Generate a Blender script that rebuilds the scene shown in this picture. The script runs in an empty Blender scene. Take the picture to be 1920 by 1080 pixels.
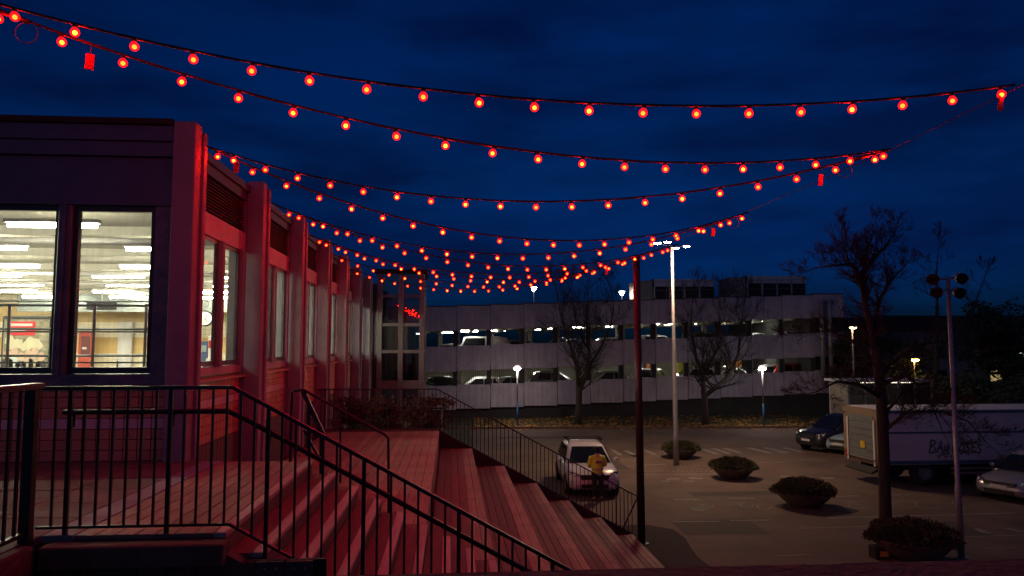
import bpy, math, random
from mathutils import Vector, Matrix
random.seed(7)
S = bpy.context.scene
COL = S.collection
R = math.radians

# ------------------------------------------------------------------ camera
F = 1400.0; CZ = 4.9
TH = math.atan(110 / F); PS = math.atan(115 * math.cos(TH) / F)
cam = bpy.data.cameras.new('camera'); co = bpy.data.objects.new('camera', cam); COL.objects.link(co)
cam.sensor_width = 36; cam.lens = F / 1920 * 36; cam.clip_start = 0.05; cam.clip_end = 2000
co.location = (0, 0, CZ); co.rotation_euler = (math.pi / 2 + TH, 0, -PS)
S.camera = co
S.render.resolution_x = 1024; S.render.resolution_y = 576

# ------------------------------------------------------------------ world: dusk sky
w = bpy.data.worlds.new('World'); S.world = w; w.use_nodes = True
nt = w.node_tree; nt.nodes.clear()
def N(t, **k):
    n = nt.nodes.new(t)
    for a, b in k.items():
        if hasattr(n, a): setattr(n, a, b)
    return n
sky = N('ShaderNodeTexSky'); sky.sky_type = 'NISHITA'; sky.sun_disc = False
sky.sun_elevation = R(3.0); sky.sun_rotation = R(200); sky.ozone_density = 4.0; sky.dust_density = 0.6
tint = N('ShaderNodeMix'); tint.data_type = 'RGBA'; tint.blend_type = 'MULTIPLY'
tint.inputs[0].default_value = 1.0
tint.inputs[7].default_value = (.014, .30, .84, 1)
tc = N('ShaderNodeTexCoord'); mp = N('ShaderNodeMapping'); mp.inputs['Scale'].default_value = (1.2, 1.2, 5.0)
cl = N('ShaderNodeTexNoise'); cl.inputs['Scale'].default_value = 2.6; cl.inputs['Detail'].default_value = 7; cl.inputs['Roughness'].default_value = .55
cr = N('ShaderNodeValToRGB'); cr.color_ramp.elements[0].position = .36; cr.color_ramp.elements[1].position = .66
cr.color_ramp.elements[0].color = (1.15, 1.12, 1.10, 1); cr.color_ramp.elements[1].color = (1.6, .46, .50, 1)
cm = N('ShaderNodeMix'); cm.data_type = 'RGBA'; cm.blend_type = 'MULTIPLY'; cm.inputs[0].default_value = 1
bg = N('ShaderNodeBackground'); bg.inputs['Strength'].default_value = 0.06
wo = N('ShaderNodeOutputWorld'); L = nt.links.new
sx = N('ShaderNodeSeparateXYZ'); L(tc.outputs['Generated'], sx.inputs[0])
hr_ = N('ShaderNodeValToRGB'); hr_.color_ramp.elements[0].position = .0; hr_.color_ramp.elements[1].position = .22
hr_.color_ramp.elements[0].color = (.010, .14, .92, 1); hr_.color_ramp.elements[1].color = (.016, .28, .80, 1)
L(sx.outputs['Z'], hr_.inputs[0]); L(hr_.outputs[0], tint.inputs[7])
L(sky.outputs[0], tint.inputs[6]); L(tc.outputs['Generated'], mp.inputs[0]); L(mp.outputs[0], cl.inputs['Vector'])
L(cl.outputs['Fac'], cr.inputs[0]); L(tint.outputs[2], cm.inputs[6]); L(cr.outputs[0], cm.inputs[7])
L(cm.outputs[2], bg.inputs[0]); L(bg.outputs[0], wo.inputs[0])

# added fill from behind the camera, very weak and wide, standing for dusk afterglow
sl = bpy.data.lights.new('dusk_fill', 'SUN'); sl.energy = 0.045; sl.angle = R(150); sl.color = (0.92, 0.86, 1.0)
so = bpy.data.objects.new('dusk_fill', sl); COL.objects.link(so); so.rotation_euler = (R(48), 0, R(-20))

vs = S.view_settings; vs.view_transform = 'Standard'; vs.look = 'None'; vs.exposure = 0.0; vs.gamma = 1.0; vs.use_curve_mapping = False
S.cycles.use_denoising = True
try: S.cycles.denoiser = 'OPENIMAGEDENOISE'
except Exception: pass
S.cycles.max_bounces = 6; S.cycles.diffuse_bounces = 3; S.cycles.glossy_bounces = 3
S.cycles.transparent_max_bounces = 12; S.cycles.sample_clamp_indirect = 4.0
S.cycles.use_light_tree = True; S.cycles.caustics_reflective = False; S.cycles.caustics_refractive = False

# pixel of the photograph + one known coordinate -> a point of the place (used to survey it)
_f = Vector((math.sin(PS) * math.cos(TH), math.cos(PS) * math.cos(TH), math.sin(TH)))
_r = Vector((math.cos(PS), -math.sin(PS), 0)); _u = _r.cross(_f)
def at(px, py, X=None, Y=None, Z=None):
    d = _f + _r * ((px - 960) / F) + _u * ((540 - py) / F)
    if X is not None: t = X / d.x
    elif Y is not None: t = Y / d.y
    else: t = (Z - CZ) / d.z
    return Vector((0, 0, CZ)) + d * t

# ------------------------------------------------------------------ mesh helpers
class MB:
    def __init__(s): s.v = []; s.f = []
    def quad(s, a, b, c, d):
        n = len(s.v); s.v += [tuple(a), tuple(b), tuple(c), tuple(d)]; s.f.append((n, n + 1, n + 2, n + 3)); return s
    def poly(s, pts):
        n = len(s.v); s.v += [tuple(p) for p in pts]; s.f.append(tuple(range(n, n + len(pts)))); return s
    def hexa(s, p):
        n = len(s.v); s.v += [tuple(q) for q in p]
        for q in ((0, 3, 2, 1), (4, 5, 6, 7), (0, 1, 5, 4), (1, 2, 6, 5), (2, 3, 7, 6), (3, 0, 4, 7)): s.f.append(tuple(n + i for i in q))
        return s
    def box(s, x0, x1, y0, y1, z0, z1):
        return s.hexa([(x0, y0, z0), (x1, y0, z0), (x1, y1, z0), (x0, y1, z0), (x0, y0, z1), (x1, y0, z1), (x1, y1, z1), (x0, y1, z1)])
    def bbox(s, x0, x1, y0, y1, z0, z1, b=.004):
        # box with chamfered top and vertical edges
        def ring(z, i): return [(x0 + i, y0, z), (x1 - i, y0, z), (x1, y0 + i, z), (x1, y1 - i, z), (x1 - i, y1, z), (x0 + i, y1, z), (x0, y1 - i, z), (x0, y0 + i, z)]
        rs = [ring(z0, b), ring(z1 - b, b), [(min(max(p[0], x0 + b), x1 - b), min(max(p[1], y0 + b), y1 - b), z1) for p in ring(z1, b)]]
        n = len(s.v)
        for q in rs: s.v += q
        for k in range(2):
            for i in range(8): s.f.append((n + k * 8 + i, n + k * 8 + (i + 1) % 8, n + k * 8 + 8 + (i + 1) % 8, n + k * 8 + 8 + i))
        s.f.append(tuple(n + 16 + i for i in range(8))); s.f.append(tuple(n + 7 - i for i in range(8)))
        return s
    def bar(s, p, q, w, h, up=(0, 0, 1)):
        p = Vector(p); q = Vector(q); d = (q - p).normalized(); up = Vector(up)
        if abs(d.dot(up)) > .98: up = Vector((0, 1, 0))
        a = d.cross(up).normalized(); b = a.cross(d).normalized(); a = a * (w / 2); b = b * (h / 2)
        return s.hexa([p - a - b, p + a - b, q + a - b, q - a - b, p - a + b, p + a + b, q + a + b, q - a + b])
    def tube(s, pts, rad, n=8, cap=True):
        pts = [Vector(p) for p in pts]
        if not hasattr(rad, '__len__'): rad = [rad] * len(pts)
        base = len(s.v); ref = None
        for i, p in enumerate(pts):
            d = (pts[min(i + 1, len(pts) - 1)] - pts[max(i - 1, 0)])
            d = d.normalized() if d.length > 1e-9 else Vector((0, 0, 1))
            if ref is None: ref = d.orthogonal().normalized()
            a = (ref - d * ref.dot(d)); a = a.normalized() if a.length > 1e-6 else d.orthogonal().normalized(); ref = a; b = d.cross(a)
            for k in range(n):
                t = 2 * math.pi * k / n; s.v.append(tuple(p + (a * math.cos(t) + b * math.sin(t)) * rad[i]))
        for i in range(len(pts) - 1):
            for k in range(n):
                s.f.append((base + i * n + k, base + i * n + (k + 1) % n, base + (i + 1) * n + (k + 1) % n, base + (i + 1) * n + k))
        if cap:
            s.f.append(tuple(base + n - 1 - k for k in range(n))); e = base + (len(pts) - 1) * n; s.f.append(tuple(e + k for k in range(n)))
        return s
    def lathe(s, prof, n=20, c=(0, 0, 0), axis='Z'):
        base = len(s.v)
        for r_, z in prof:
            for k in range(n):
                t = 2 * math.pi * k / n; x, y = r_ * math.cos(t), r_ * math.sin(t)
                s.v.append((c[0] + x, c[1] + y, c[2] + z) if axis == 'Z' else ((c[0] + z, c[1] + x, c[2] + y) if axis == 'X' else (c[0] + y, c[1] + z, c[2] + x)))
        for i in range(len(prof) - 1):
            for k in range(n): s.f.append((base + i * n + k, base + i * n + (k + 1) % n, base + (i + 1) * n + (k + 1) % n, base + (i + 1) * n + k))
        return s
    def sphere(s, c, r_, n=12, m=8, sx=1, sy=1, sz=1):
        base = len(s.v)
        for i in range(m + 1):
            t = math.pi * i / m
            for k in range(n):
                a = 2 * math.pi * k / n
                s.v.append((c[0] + sx * r_ * math.sin(t) * math.cos(a), c[1] + sy * r_ * math.sin(t) * math.sin(a), c[2] + sz * r_ * math.cos(t)))
        for i in range(m):
            for k in range(n): s.f.append((base + i * n + k, base + (i + 1) * n + k, base + (i + 1) * n + (k + 1) % n, base + i * n + (k + 1) % n))
        return s
    def mesh(s, name, smooth=False):
        me = bpy.data.meshes.new(name); me.from_pydata(s.v, [], s.f); me.update()
        if smooth: me.polygons.foreach_set('use_smooth', [True] * len(me.polygons))
        return me
    def build(s, name, mat, parent=None, smooth=False):
        return put(name, s.mesh(name, smooth), mat, parent)
def put(name, me, mat=None, parent=None, loc=None, rz=None):
    o = bpy.data.objects.new(name, me); COL.objects.link(o)
    if mat is not None and not me.materials: me.materials.append(mat)
    if parent is not None: o.parent = parent
    if loc is not None: o.location = loc
    if rz is not None: o.rotation_euler = (0, 0, rz)
    return o
def thing(name, label, cat, loc=(0, 0, 0), rz=0, group=None):
    o = bpy.data.objects.new(name, None); COL.objects.link(o); o.location = loc; o.rotation_euler = (0, 0, rz); o.empty_display_size = .2
    return tag(o, label, cat, group)
def tag(o, label, cat, group=None):
    o['label'] = label; o['category'] = cat
    if group: o['group'] = group
    return o
def struct(o, kind='structure'): o['kind'] = kind; return o
KIDS = {}
def copy_tree(o, parent=None, kids=None):
    kids = kids or {}
    c = o.copy(); COL.objects.link(c); c.parent = parent
    for ch in kids.get(o.name, []): copy_tree(ch, c, kids)
    return c
def kidmap():
    d = {}
    for o in COL.objects:
        if o.parent: d.setdefault(o.parent.name, []).append(o)
    return d

# ------------------------------------------------------------------ materials
def mat(name, c, rough=.6, metal=0, c2=None, ns=6, stretch=(1, 1, 1), bump=0, bscale=None, rnd=0, spec=.5, coat=0, detail=5, stain=None):
    m = bpy.data.materials.new(name); m.use_nodes = True; t = m.node_tree; n = t.nodes; b = n['Principled BSDF']; l = t.links.new
    b.inputs['Base Color'].default_value = (*c, 1); b.inputs['Roughness'].default_value = rough; b.inputs['Metallic'].default_value = metal
    b.inputs['Specular IOR Level'].default_value = spec
    if coat: b.inputs['Coat Weight'].default_value = coat; b.inputs['Coat Roughness'].default_value = .06
    tcn = n.new('ShaderNodeTexCoord'); mpn = n.new('ShaderNodeMapping'); mpn.inputs['Scale'].default_value = stretch; l(tcn.outputs['Object'], mpn.inputs[0])
    src = None
    if c2 is not None:
        nz = n.new('ShaderNodeTexNoise'); nz.inputs['Scale'].default_value = ns; nz.inputs['Detail'].default_value = detail; nz.inputs['Roughness'].default_value = .62; l(mpn.outputs[0], nz.inputs['Vector'])
        rp = n.new('ShaderNodeValToRGB'); rp.color_ramp.elements[0].position = .34; rp.color_ramp.elements[1].position = .68
        rp.color_ramp.elements[0].color = (*c, 1); rp.color_ramp.elements[1].color = (*c2, 1); l(nz.outputs['Fac'], rp.inputs[0]); src = rp.outputs[0]
        mr = n.new('ShaderNodeMapRange'); mr.inputs[3].default_value = max(0, rough - .12); mr.inputs[4].default_value = min(1, rough + .12); l(nz.outputs['Fac'], mr.inputs[0]); l(mr.outputs[0], b.inputs['Roughness'])
    if stain is not None:
        n2 = n.new('ShaderNodeTexNoise'); n2.inputs['Scale'].default_value = stain[1]; n2.inputs['Detail'].default_value = 8; n2.inputs['Roughness'].default_value = .7; l(tcn.outputs['Object'], n2.inputs['Vector'])
        r2 = n.new('ShaderNodeValToRGB'); r2.color_ramp.elements[0].position = .45; r2.color_ramp.elements[1].position = .7; r2.color_ramp.elements[0].color = (1, 1, 1, 1); r2.color_ramp.elements[1].color = (*stain[0], 1)
        l(n2.outputs['Fac'], r2.inputs[0]); mx = n.new('ShaderNodeMix'); mx.data_type = 'RGBA'; mx.blend_type = 'MULTIPLY'; mx.inputs[0].default_value = 1
        if src: l(src, mx.inputs[6])
        else: mx.inputs[6].default_value = (*c, 1)
        l(r2.outputs[0], mx.inputs[7]); src = mx.outputs[2]
    if rnd:
        oi = n.new('ShaderNodeObjectInfo'); mr = n.new('ShaderNodeMapRange'); mr.inputs[3].default_value = 1 - rnd; mr.inputs[4].default_value = 1 + rnd; l(oi.outputs['Random'], mr.inputs[0])
        hs = n.new('ShaderNodeHueSaturation'); l(mr.outputs[0], hs.inputs['Value'])
        if src: l(src, hs.inputs['Color'])
        else: hs.inputs['Color'].default_value = (*c, 1)
        src = hs.outputs[0]
    if src: l(src, b.inputs['Base Color'])
    if bump:
        nb = n.new('ShaderNodeTexNoise'); nb.inputs['Scale'].default_value = bscale or ns * 4; nb.inputs['Detail'].default_value = 6; l(mpn.outputs[0], nb.inputs['Vector'])
        bp = n.new('ShaderNodeBump'); bp.inputs['Strength'].default_value = bump; bp.inputs['Distance'].default_value = .02; l(nb.outputs['Fac'], bp.inputs['Height']); l(bp.outputs[0], b.inputs['Normal'])
    return m
def emit(name, c, s):
    m = bpy.data.materials.new(name); m.use_nodes = True; t = m.node_tree; t.nodes.clear()
    e = t.nodes.new('ShaderNodeEmission'); e.inputs[0].default_value = (*c, 1); e.inputs[1].default_value = s
    o = t.nodes.new('ShaderNodeOutputMaterial'); t.links.new(e.outputs[0], o.inputs[0]); return m
def glass(name, tintc=(.9, .93, .92), refl=.12, rough=.02, dirt=0):
    m = bpy.data.materials.new(name); m.use_nodes = True; t = m.node_tree; t.nodes.clear(); l = t.links.new
    tr = t.nodes.new('ShaderNodeBsdfTransparent'); tr.inputs[0].default_value = (*tintc, 1)
    gl = t.nodes.new('ShaderNodeBsdfGlossy'); gl.inputs['Roughness'].default_value = rough; gl.inputs[0].default_value = (.9, .9, .9, 1)
    mx = t.nodes.new('ShaderNodeMixShader'); mx.inputs[0].default_value = refl; l(tr.outputs[0], mx.inputs[1]); l(gl.outputs[0], mx.inputs[2]); out = mx.outputs[0]
    if dirt:
        df = t.nodes.new('ShaderNodeBsdfDiffuse'); df.inputs[0].default_value = (.6, .58, .5, 1); tl = t.nodes.new('ShaderNodeBsdfTranslucent'); tl.inputs[0].default_value = (.6, .58, .5, 1)
        ad = t.nodes.new('ShaderNodeMixShader'); ad.inputs[0].default_value = .5; l(df.outputs[0], ad.inputs[1]); l(tl.outputs[0], ad.inputs[2])
        tcn = t.nodes.new('ShaderNodeTexCoord'); mpn = t.nodes.new('ShaderNodeMapping'); mpn.inputs['Scale'].default_value = (9, 9, 1.6); l(tcn.outputs['Object'], mpn.inputs[0])
        nz = t.nodes.new('ShaderNodeTexNoise'); nz.inputs['Scale'].default_value = 2.2; nz.inputs['Detail'].default_value = 8; l(mpn.outputs[0], nz.inputs['Vector'])
        mr = t.nodes.new('ShaderNodeMapRange'); mr.inputs[1].default_value = .35; mr.inputs[2].default_value = .75; mr.inputs[3].default_value = 0; mr.inputs[4].default_value = dirt; l(nz.outputs['Fac'], mr.inputs[0])
        m2 = t.nodes.new('ShaderNodeMixShader'); l(mr.outputs[0], m2.inputs[0]); l(out, m2.inputs[1]); l(ad.outputs[0], m2.inputs[2]); out = m2.outputs[0]
    o = t.nodes.new('ShaderNodeOutputMaterial'); l(out, o.inputs[0]); return m
def brickmat(name, c1, c2, mortar, bw, bh, off=0.0, axis='XZ', band=None):
    m = bpy.data.materials.new(name); m.use_nodes = True; t = m.node_tree; n = t.nodes; l = t.links.new; b = n['Principled BSDF']; b.inputs['Roughness'].default_value = .35
    tcn = n.new('ShaderNodeTexCoord'); sp = n.new('ShaderNodeSeparateXYZ'); cb = n.new('ShaderNodeCombineXYZ'); l(tcn.outputs['Object'], sp.inputs[0])
    l(sp.outputs[axis[0]], cb.inputs[0]); l(sp.outputs[axis[1]], cb.inputs[1])
    br = n.new('ShaderNodeTexBrick'); br.offset = off; br.inputs['Scale'].default_value = 1; br.inputs['Brick Width'].default_value = bw; br.inputs['Row Height'].default_value = bh; br.inputs['Mortar Size'].default_value = .006
    br.inputs['Color1'].default_value = (*c1, 1); br.inputs['Color2'].default_value = (*c1, 1); br.inputs['Mortar'].default_value = (*mortar, 1); l(cb.outputs[0], br.inputs['Vector'])
    if band:
        br2 = n.new('ShaderNodeTexNoise'); br2.inputs['Scale'].default_value = .35; br2.inputs['Detail'].default_value = 1
        mm = n.new('ShaderNodeMath'); mm.operation = 'PINGPONG'; mm.inputs[1].default_value = band; l(sp.outputs['Z'], mm.inputs[0])
        gt = n.new('ShaderNodeMath'); gt.operation = 'GREATER_THAN'; gt.inputs[1].default_value = band * .52; l(mm.outputs[0], gt.inputs[0])
        mx = n.new('ShaderNodeMix'); mx.data_type = 'RGBA'; mx.inputs[6].default_value = (*c1, 1); mx.inputs[7].default_value = (*c2, 1); l(gt.outputs[0], mx.inputs[0]); l(mx.outputs[2], br.inputs['Color1']); l(mx.outputs[2], br.inputs['Color2'])
    l(br.outputs['Color'], b.inputs['Base Color']); return m

M = {}
M['asphalt'] = mat('asphalt', (.105, .070, .054), .8, c2=(.165, .112, .088), ns=.55, bump=.35, bscale=60, stain=((.55, .52, .5), .35), detail=9)
M['paint'] = mat('road_paint', (.30, .28, .26), .7, c2=(.13, .12, .11), ns=7, detail=8)
M['soil'] = mat('soil', (.02, .017, .014), .95, c2=(.04, .032, .026), ns=5, bump=.6, bscale=30)
M['grass'] = mat('grass', (.02, .03, .01), .95, c2=(.05, .05, .018), ns=3, bump=.6, bscale=50)
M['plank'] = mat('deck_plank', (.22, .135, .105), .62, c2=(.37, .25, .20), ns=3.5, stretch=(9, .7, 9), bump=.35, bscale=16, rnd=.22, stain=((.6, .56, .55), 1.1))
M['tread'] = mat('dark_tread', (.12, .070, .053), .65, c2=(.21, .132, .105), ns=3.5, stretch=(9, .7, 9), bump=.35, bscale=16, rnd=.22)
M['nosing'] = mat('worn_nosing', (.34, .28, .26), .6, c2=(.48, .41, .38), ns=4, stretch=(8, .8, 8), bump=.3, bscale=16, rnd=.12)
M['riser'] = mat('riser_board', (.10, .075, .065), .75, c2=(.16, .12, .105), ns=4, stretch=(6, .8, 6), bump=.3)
M['rail'] = mat('black_rail', (.018, .016, .018), .38, metal=.2, c2=(.03, .027, .03), ns=14, bump=.05)
M['conc'] = mat('concrete', (.24, .26, .31), .75, c2=(.31, .33, .38), ns=2.6, bump=.25, bscale=26, stain=((.74, .72, .7), 1.6), stretch=(1, 1, .45))
M['conc_brown'] = mat('brown_concrete', (.15, .09, .065), .85, c2=(.23, .15, .115), ns=3, bump=.4, bscale=24, stain=((.6, .55, .5), 1.2))
M['fascia'] = mat('fascia_sheet', (.05, .115, .19), .5, c2=(.065, .14, .22), ns=2, stain=((.72, .7, .7), 1.4))
M['frame'] = mat('window_frame', (.06, .09, .14), .42, metal=.3, c2=(.17, .18, .2), ns=5)
M['darkframe'] = mat('dark_teal_frame', (.012, .03, .04), .4, c2=(.02, .045, .055), ns=5)
M['lintel'] = mat('lintel_panel', (.42, .40, .42), .55, c2=(.5, .48, .5), ns=3, stain=((.75, .72, .72), 2))
M['louvre'] = mat('louvre_slat', (.05, .045, .045), .55, c2=(.08, .07, .07), ns=6)
M['tile'] = mat('wall_tile', (.46, .25, .14), .42, c2=(.58, .34, .20), ns=5, rnd=.16, bump=.1, bscale=22)
M['tilew'] = mat('pale_tile', (.58, .53, .52), .42, c2=(.68, .62, .6), ns=5, rnd=.08, bump=.1, bscale=22)
M['grout'] = mat('grout', (.10, .075, .06), .9, c2=(.16, .12, .1), ns=8)
M['plinth'] = mat('plinth_cladding', (.10, .07, .075), .7, c2=(.15, .11, .115), ns=4, stretch=(1, 7, .6))
M['pane'] = glass('window_pane', (.95, .95, .90), .035, .02, dirt=.06)
M['towerglass'] = glass('tower_glass', (.42, .46, .5), .15, .03)
M['towerpost'] = mat('tower_steel', (.20, .20, .21), .5, metal=.4, c2=(.26, .26, .27), ns=4)
M['carglass'] = glass('car_glass', (.06, .07, .08), .16, .03)
M['pole_red'] = mat('dark_red_pole', (.045, .028, .03), .32, metal=.3, c2=(.065, .04, .042), ns=4, stretch=(1, 1, .2))
M['galv'] = mat('galvanised', (.30, .29, .30), .45, metal=.5, c2=(.38, .37, .38), ns=6)
M['bluepole'] = mat('blue_pole', (.03, .11, .26), .45, c2=(.04, .14, .3), ns=6)
M['gwall'] = mat('garage_panel', (.33, .31, .37), .8, c2=(.48, .45, .53), ns=1.4, stretch=(3.2, 1, .35), bump=.15, bscale=20, stain=((.78, .76, .78), .9), rnd=.05)
M['gdark'] = mat('garage_dark', (.02, .02, .022), .85, c2=(.035, .033, .035), ns=2)
M['gslab'] = mat('garage_slab', (.30, .28, .24), .85, c2=(.38, .36, .31), ns=1.5)
M['white'] = mat('white_sheet', (.62, .61, .62), .5, c2=(.70, .69, .70), ns=2, stain=((.8, .78, .76), 1.3))
M['black'] = mat('black_part', (.012, .012, .013), .6, c2=(.02, .02, .02), ns=8)
M['rubber'] = mat('tyre_rubber', (.014, .014, .014), .85, c2=(.025, .024, .023), ns=20)
M['rim'] = mat('wheel_rim', (.4, .4, .41), .35, metal=.8, c2=(.5, .5, .5), ns=9)
M['bark'] = mat('bark', (.028, .022, .019), .9, c2=(.06, .048, .04), ns=6, stretch=(3, 3, .5), bump=.8, bscale=14)
M['twig'] = mat('twig', (.030, .024, .021), .9, c2=(.05, .04, .034), ns=5)
M['leafd'] = mat('dark_leaf', (.030, .046, .018), .65, c2=(.065, .075, .03), ns=9)
M['heather'] = mat('planter_leaf', (.045, .055, .022), .75, c2=(.10, .095, .045), ns=9)
M['hedge'] = mat('hedge_leaf', (.035, .026, .014), .8, c2=(.075, .055, .026), ns=6)
M['fallen'] = mat('fallen_leaf', (.42, .17, .03), .8, c2=(.60, .34, .08), ns=9, rnd=.2)
M['bowl'] = mat('planter_bowl', (.11, .085, .07), .85, c2=(.18, .14, .115), ns=5, bump=.4, bscale=30)
M['ceil'] = mat('hall_ceiling', (.48, .46, .40), .8, c2=(.58, .56, .50), ns=3, stretch=(.3, 3, 1))
M['tubelamp'] = emit('fluorescent', (1, .96, .76), 120.0)
M['gtube'] = emit('garage_tube', (1, .97, .80), 55.0)
M['headlamp'] = emit('mast_lamp', (1, .64, .38), 760.0)
M['globe'] = emit('globe_lamp', (1, .82, .70), 130.0)
M['domel'] = emit('lit_dome', (1, .78, .72), 1.3)  # dome given its own glow for light from the globe beneath
M['yellowlamp'] = emit('yellow_lamp', (1, .62, .14), 30.0)
M['whitelamp'] = emit('white_lamp', (1, .66, .32), 22.0)
M['litwin'] = emit('lit_window', (1, .72, .3), .35)
M['skin'] = mat('skin', (.5, .32, .24), .55, c2=(.55, .36, .27), ns=10)
M['hivis'] = mat('yellow_jacket', (.70, .86, .05), .7, c2=(.78, .92, .08), ns=12, bump=.3, bscale=20)
M['silverband'] = mat('reflective_band', (.55, .5, .5), .3, metal=.3)
M['navy'] = mat('navy_cloth', (.014, .015, .024), .85, c2=(.022, .022, .032), ns=12)
M['tileyel'] = brickmat('hall_tiles', (.62, .42, .15), (.74, .68, .52), (.42, .34, .2), .20, .20, 0, 'XZ', band=.62)
M['tileyelY'] = brickmat('hall_tiles_side', (.62, .42, .15), (.74, .68, .52), (.42, .34, .2), .20, .20, 0, 'YZ', band=.62)
M['floorhall'] = mat('hall_floor', (.3, .29, .27), .5, c2=(.36, .35, .32), ns=2)
M['hallgrey'] = mat('hall_grey_metal', (.20, .23, .23), .4, metal=.4, c2=(.25, .28, .28), ns=4)
def plain(n, c, r=.6, **k): return mat(n, c, r, c2=tuple(min(1, x * 1.18) for x in c), ns=7, **k)

# ================================================================== THE GROUND
g = MB().quad((-300, -60, 0), (300, -60, 0), (300, 600, 0), (-300, 600, 0)).build('parking_ground', M['asphalt']); struct(g)
def mark(pts, width=.12, z=.004, name='road_marking'):
    P = [at(*p, Z=0) for p in pts]
    for a, b in zip(P, P[1:]):
        d = (b - a).normalized(); n_ = Vector((-d.y, d.x, 0)) * (width / 2); h = Vector((0, 0, z))
        MB().quad(a - n_ + h, b - n_ + h, b + n_ + h, a + n_ + h).build(name, M['paint'], g)
def Z4(x, y): return (1000 + x / 3.6, 780 + y / 3.6)
def Z3(x, y): return (1440 + x / 3, 720 + y / 3)
for a, b, wd in [((530, 228), (592, 266), .22), ((620, 233), (690, 266), .22), ((750, 229), (822, 263), .22), ((1148, 224), (1240, 258), .3), ((1210, 219), (1322, 254), .3),
              ((1290, 218), (1400, 250), .3), ((1450, 214), (1612, 254), .35), ((1562, 213), (1705, 252), .35)]:
    mark([Z4(*a), Z4(*b)], wd)
for a, b, wd in [((690, 331), (900, 326), .12), ((590, 296), (705, 296), .10), ((720, 396), (1240, 391), .1), ((900, 428), (985, 424), .2), ((1050, 418), (1140, 424), .25), ((1010, 440), (1090, 440), .12), ((860, 442), (920, 440), .12),
              ((950, 566), (1125, 565), .12), ((1308, 556), (1490, 555), .13), ((1530, 315), (1682, 314), .12), ((0, 106), (125, 105), .1), ((420, 106), (512, 105), .1), ((830, 106), (932, 105), .1), ((1225, 105), (1340, 104), .1), ((360, 168), (580, 168), .08),
              ((150, 186), (330, 184), .08), ((940, 714), (1260, 712), .07), ((1330, 706), (1600, 702), .07), ((1620, 945), (1727, 943), .05), ((20, 320), (110, 318), .1)]:
    mark([Z4(*a), Z4(*b)], wd)
for i in range(15):
    x = 745 + i * 32; mark([Z4(x, 374), Z4(x + 11, 374)], .12)
for a, b, wd in [((85, 358), (205, 386), .3), ((10, 362), (118, 386), .3), ((0, 442), (78, 440), .12), ((70, 520), (145, 522), .25), ((295, 528), (372, 530), .25), ((380, 633), (522, 629), .1), ((690, 625), (802, 622), .1), ((330, 756), (622, 746), .09), ((700, 745), (1385, 726), .09),
              ((170, 812), (562, 802), .07), ((1050, 861), (1440, 850), .06), ((1210, 925), (1392, 920), .05), ((30, 967), (232, 960), .05), ((1170, 816), (1245, 842), .2), ((1345, 812), (1435, 834), .15), ((210, 1014), (420, 1008), .04), ((175, 428), (320, 426), .1)]:
    mark([Z3(*a), Z3(*b)], wd)
# chalk loops drawn on the asphalt
for cx, cy, rx, ry in [(1175, 605, 40, 14), (1440, 600, 45, 18), (1560, 612, 50, 20)]:
    mark([Z4(cx + rx * math.cos(t * .55), cy + ry * math.sin(t * .55)) for t in range(9)], .035, .004, 'chalk_mark')
for cx, cy, rx, ry in [(510, 680, 60, 22), (760, 678, 70, 22), (905, 675, 80, 24), (1110, 668, 75, 20)]:
    mark([Z3(cx + rx * math.cos(.6 + t * .6), cy + ry * math.sin(.6 + t * .6)) for t in range(9)], .035, .004, 'chalk_mark')
wp = mat('asphalt_patch', (.05, .042, .038), .85, c2=(.085, .068, .058), ns=3, bump=.4, bscale=60); iron = mat('cast_iron', (.03, .028, .027), .5, metal=.6, c2=(.05, .045, .042), ns=8)
for (xa, xb, ya_, yb_) in ((6.2, 8.4, 19.5, 21.2), (8.0, 12.5, 24.4, 25.1), (5.9, 7.2, 30, 36), (12.4, 14.2, 18.6, 20.4), (2.6, 8, 40.2, 41.1)):
    struct(MB().poly([(xa + random.uniform(-.1, .1), ya_, .002), (xb, ya_ + random.uniform(-.15, .15), .002), (xb + random.uniform(-.1, .1), yb_, .002), (xa, yb_ + random.uniform(-.15, .15), .002)]).build('asphalt_patch', wp))
for (x_, y_) in ((7.6, 22.6), (11.9, 22.0), (8.4, 33.5)):
    c_ = MB().lathe([(0, .010), (.30, .010), (.33, .0)], 24, (x_, y_, 0)).build('manhole_cover', iron); tag(c_, 'round iron manhole cover in the car park, %s' % {22.6: 'nearer the steps', 22.0: 'beyond the third planter', 33.5: 'beyond the lamp mast'}[y_], 'manhole cover')
bed = [at(1160, 985, Z=0), at(1215, 985, Z=0), at(1262, 993, Z=0), at(1285, 1010, Z=0), at(1296, 1028, Z=0), at(1308, 1045, Z=0), at(1330, 1062, Z=0), at(1350, 1085, Z=0), at(1200, 1110, Z=0), at(1090, 1060, Z=0)]
struct(MB().poly([(p.x, p.y, .012) for p in reversed(bed)]).build('planting_bed', M['soil']))
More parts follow.
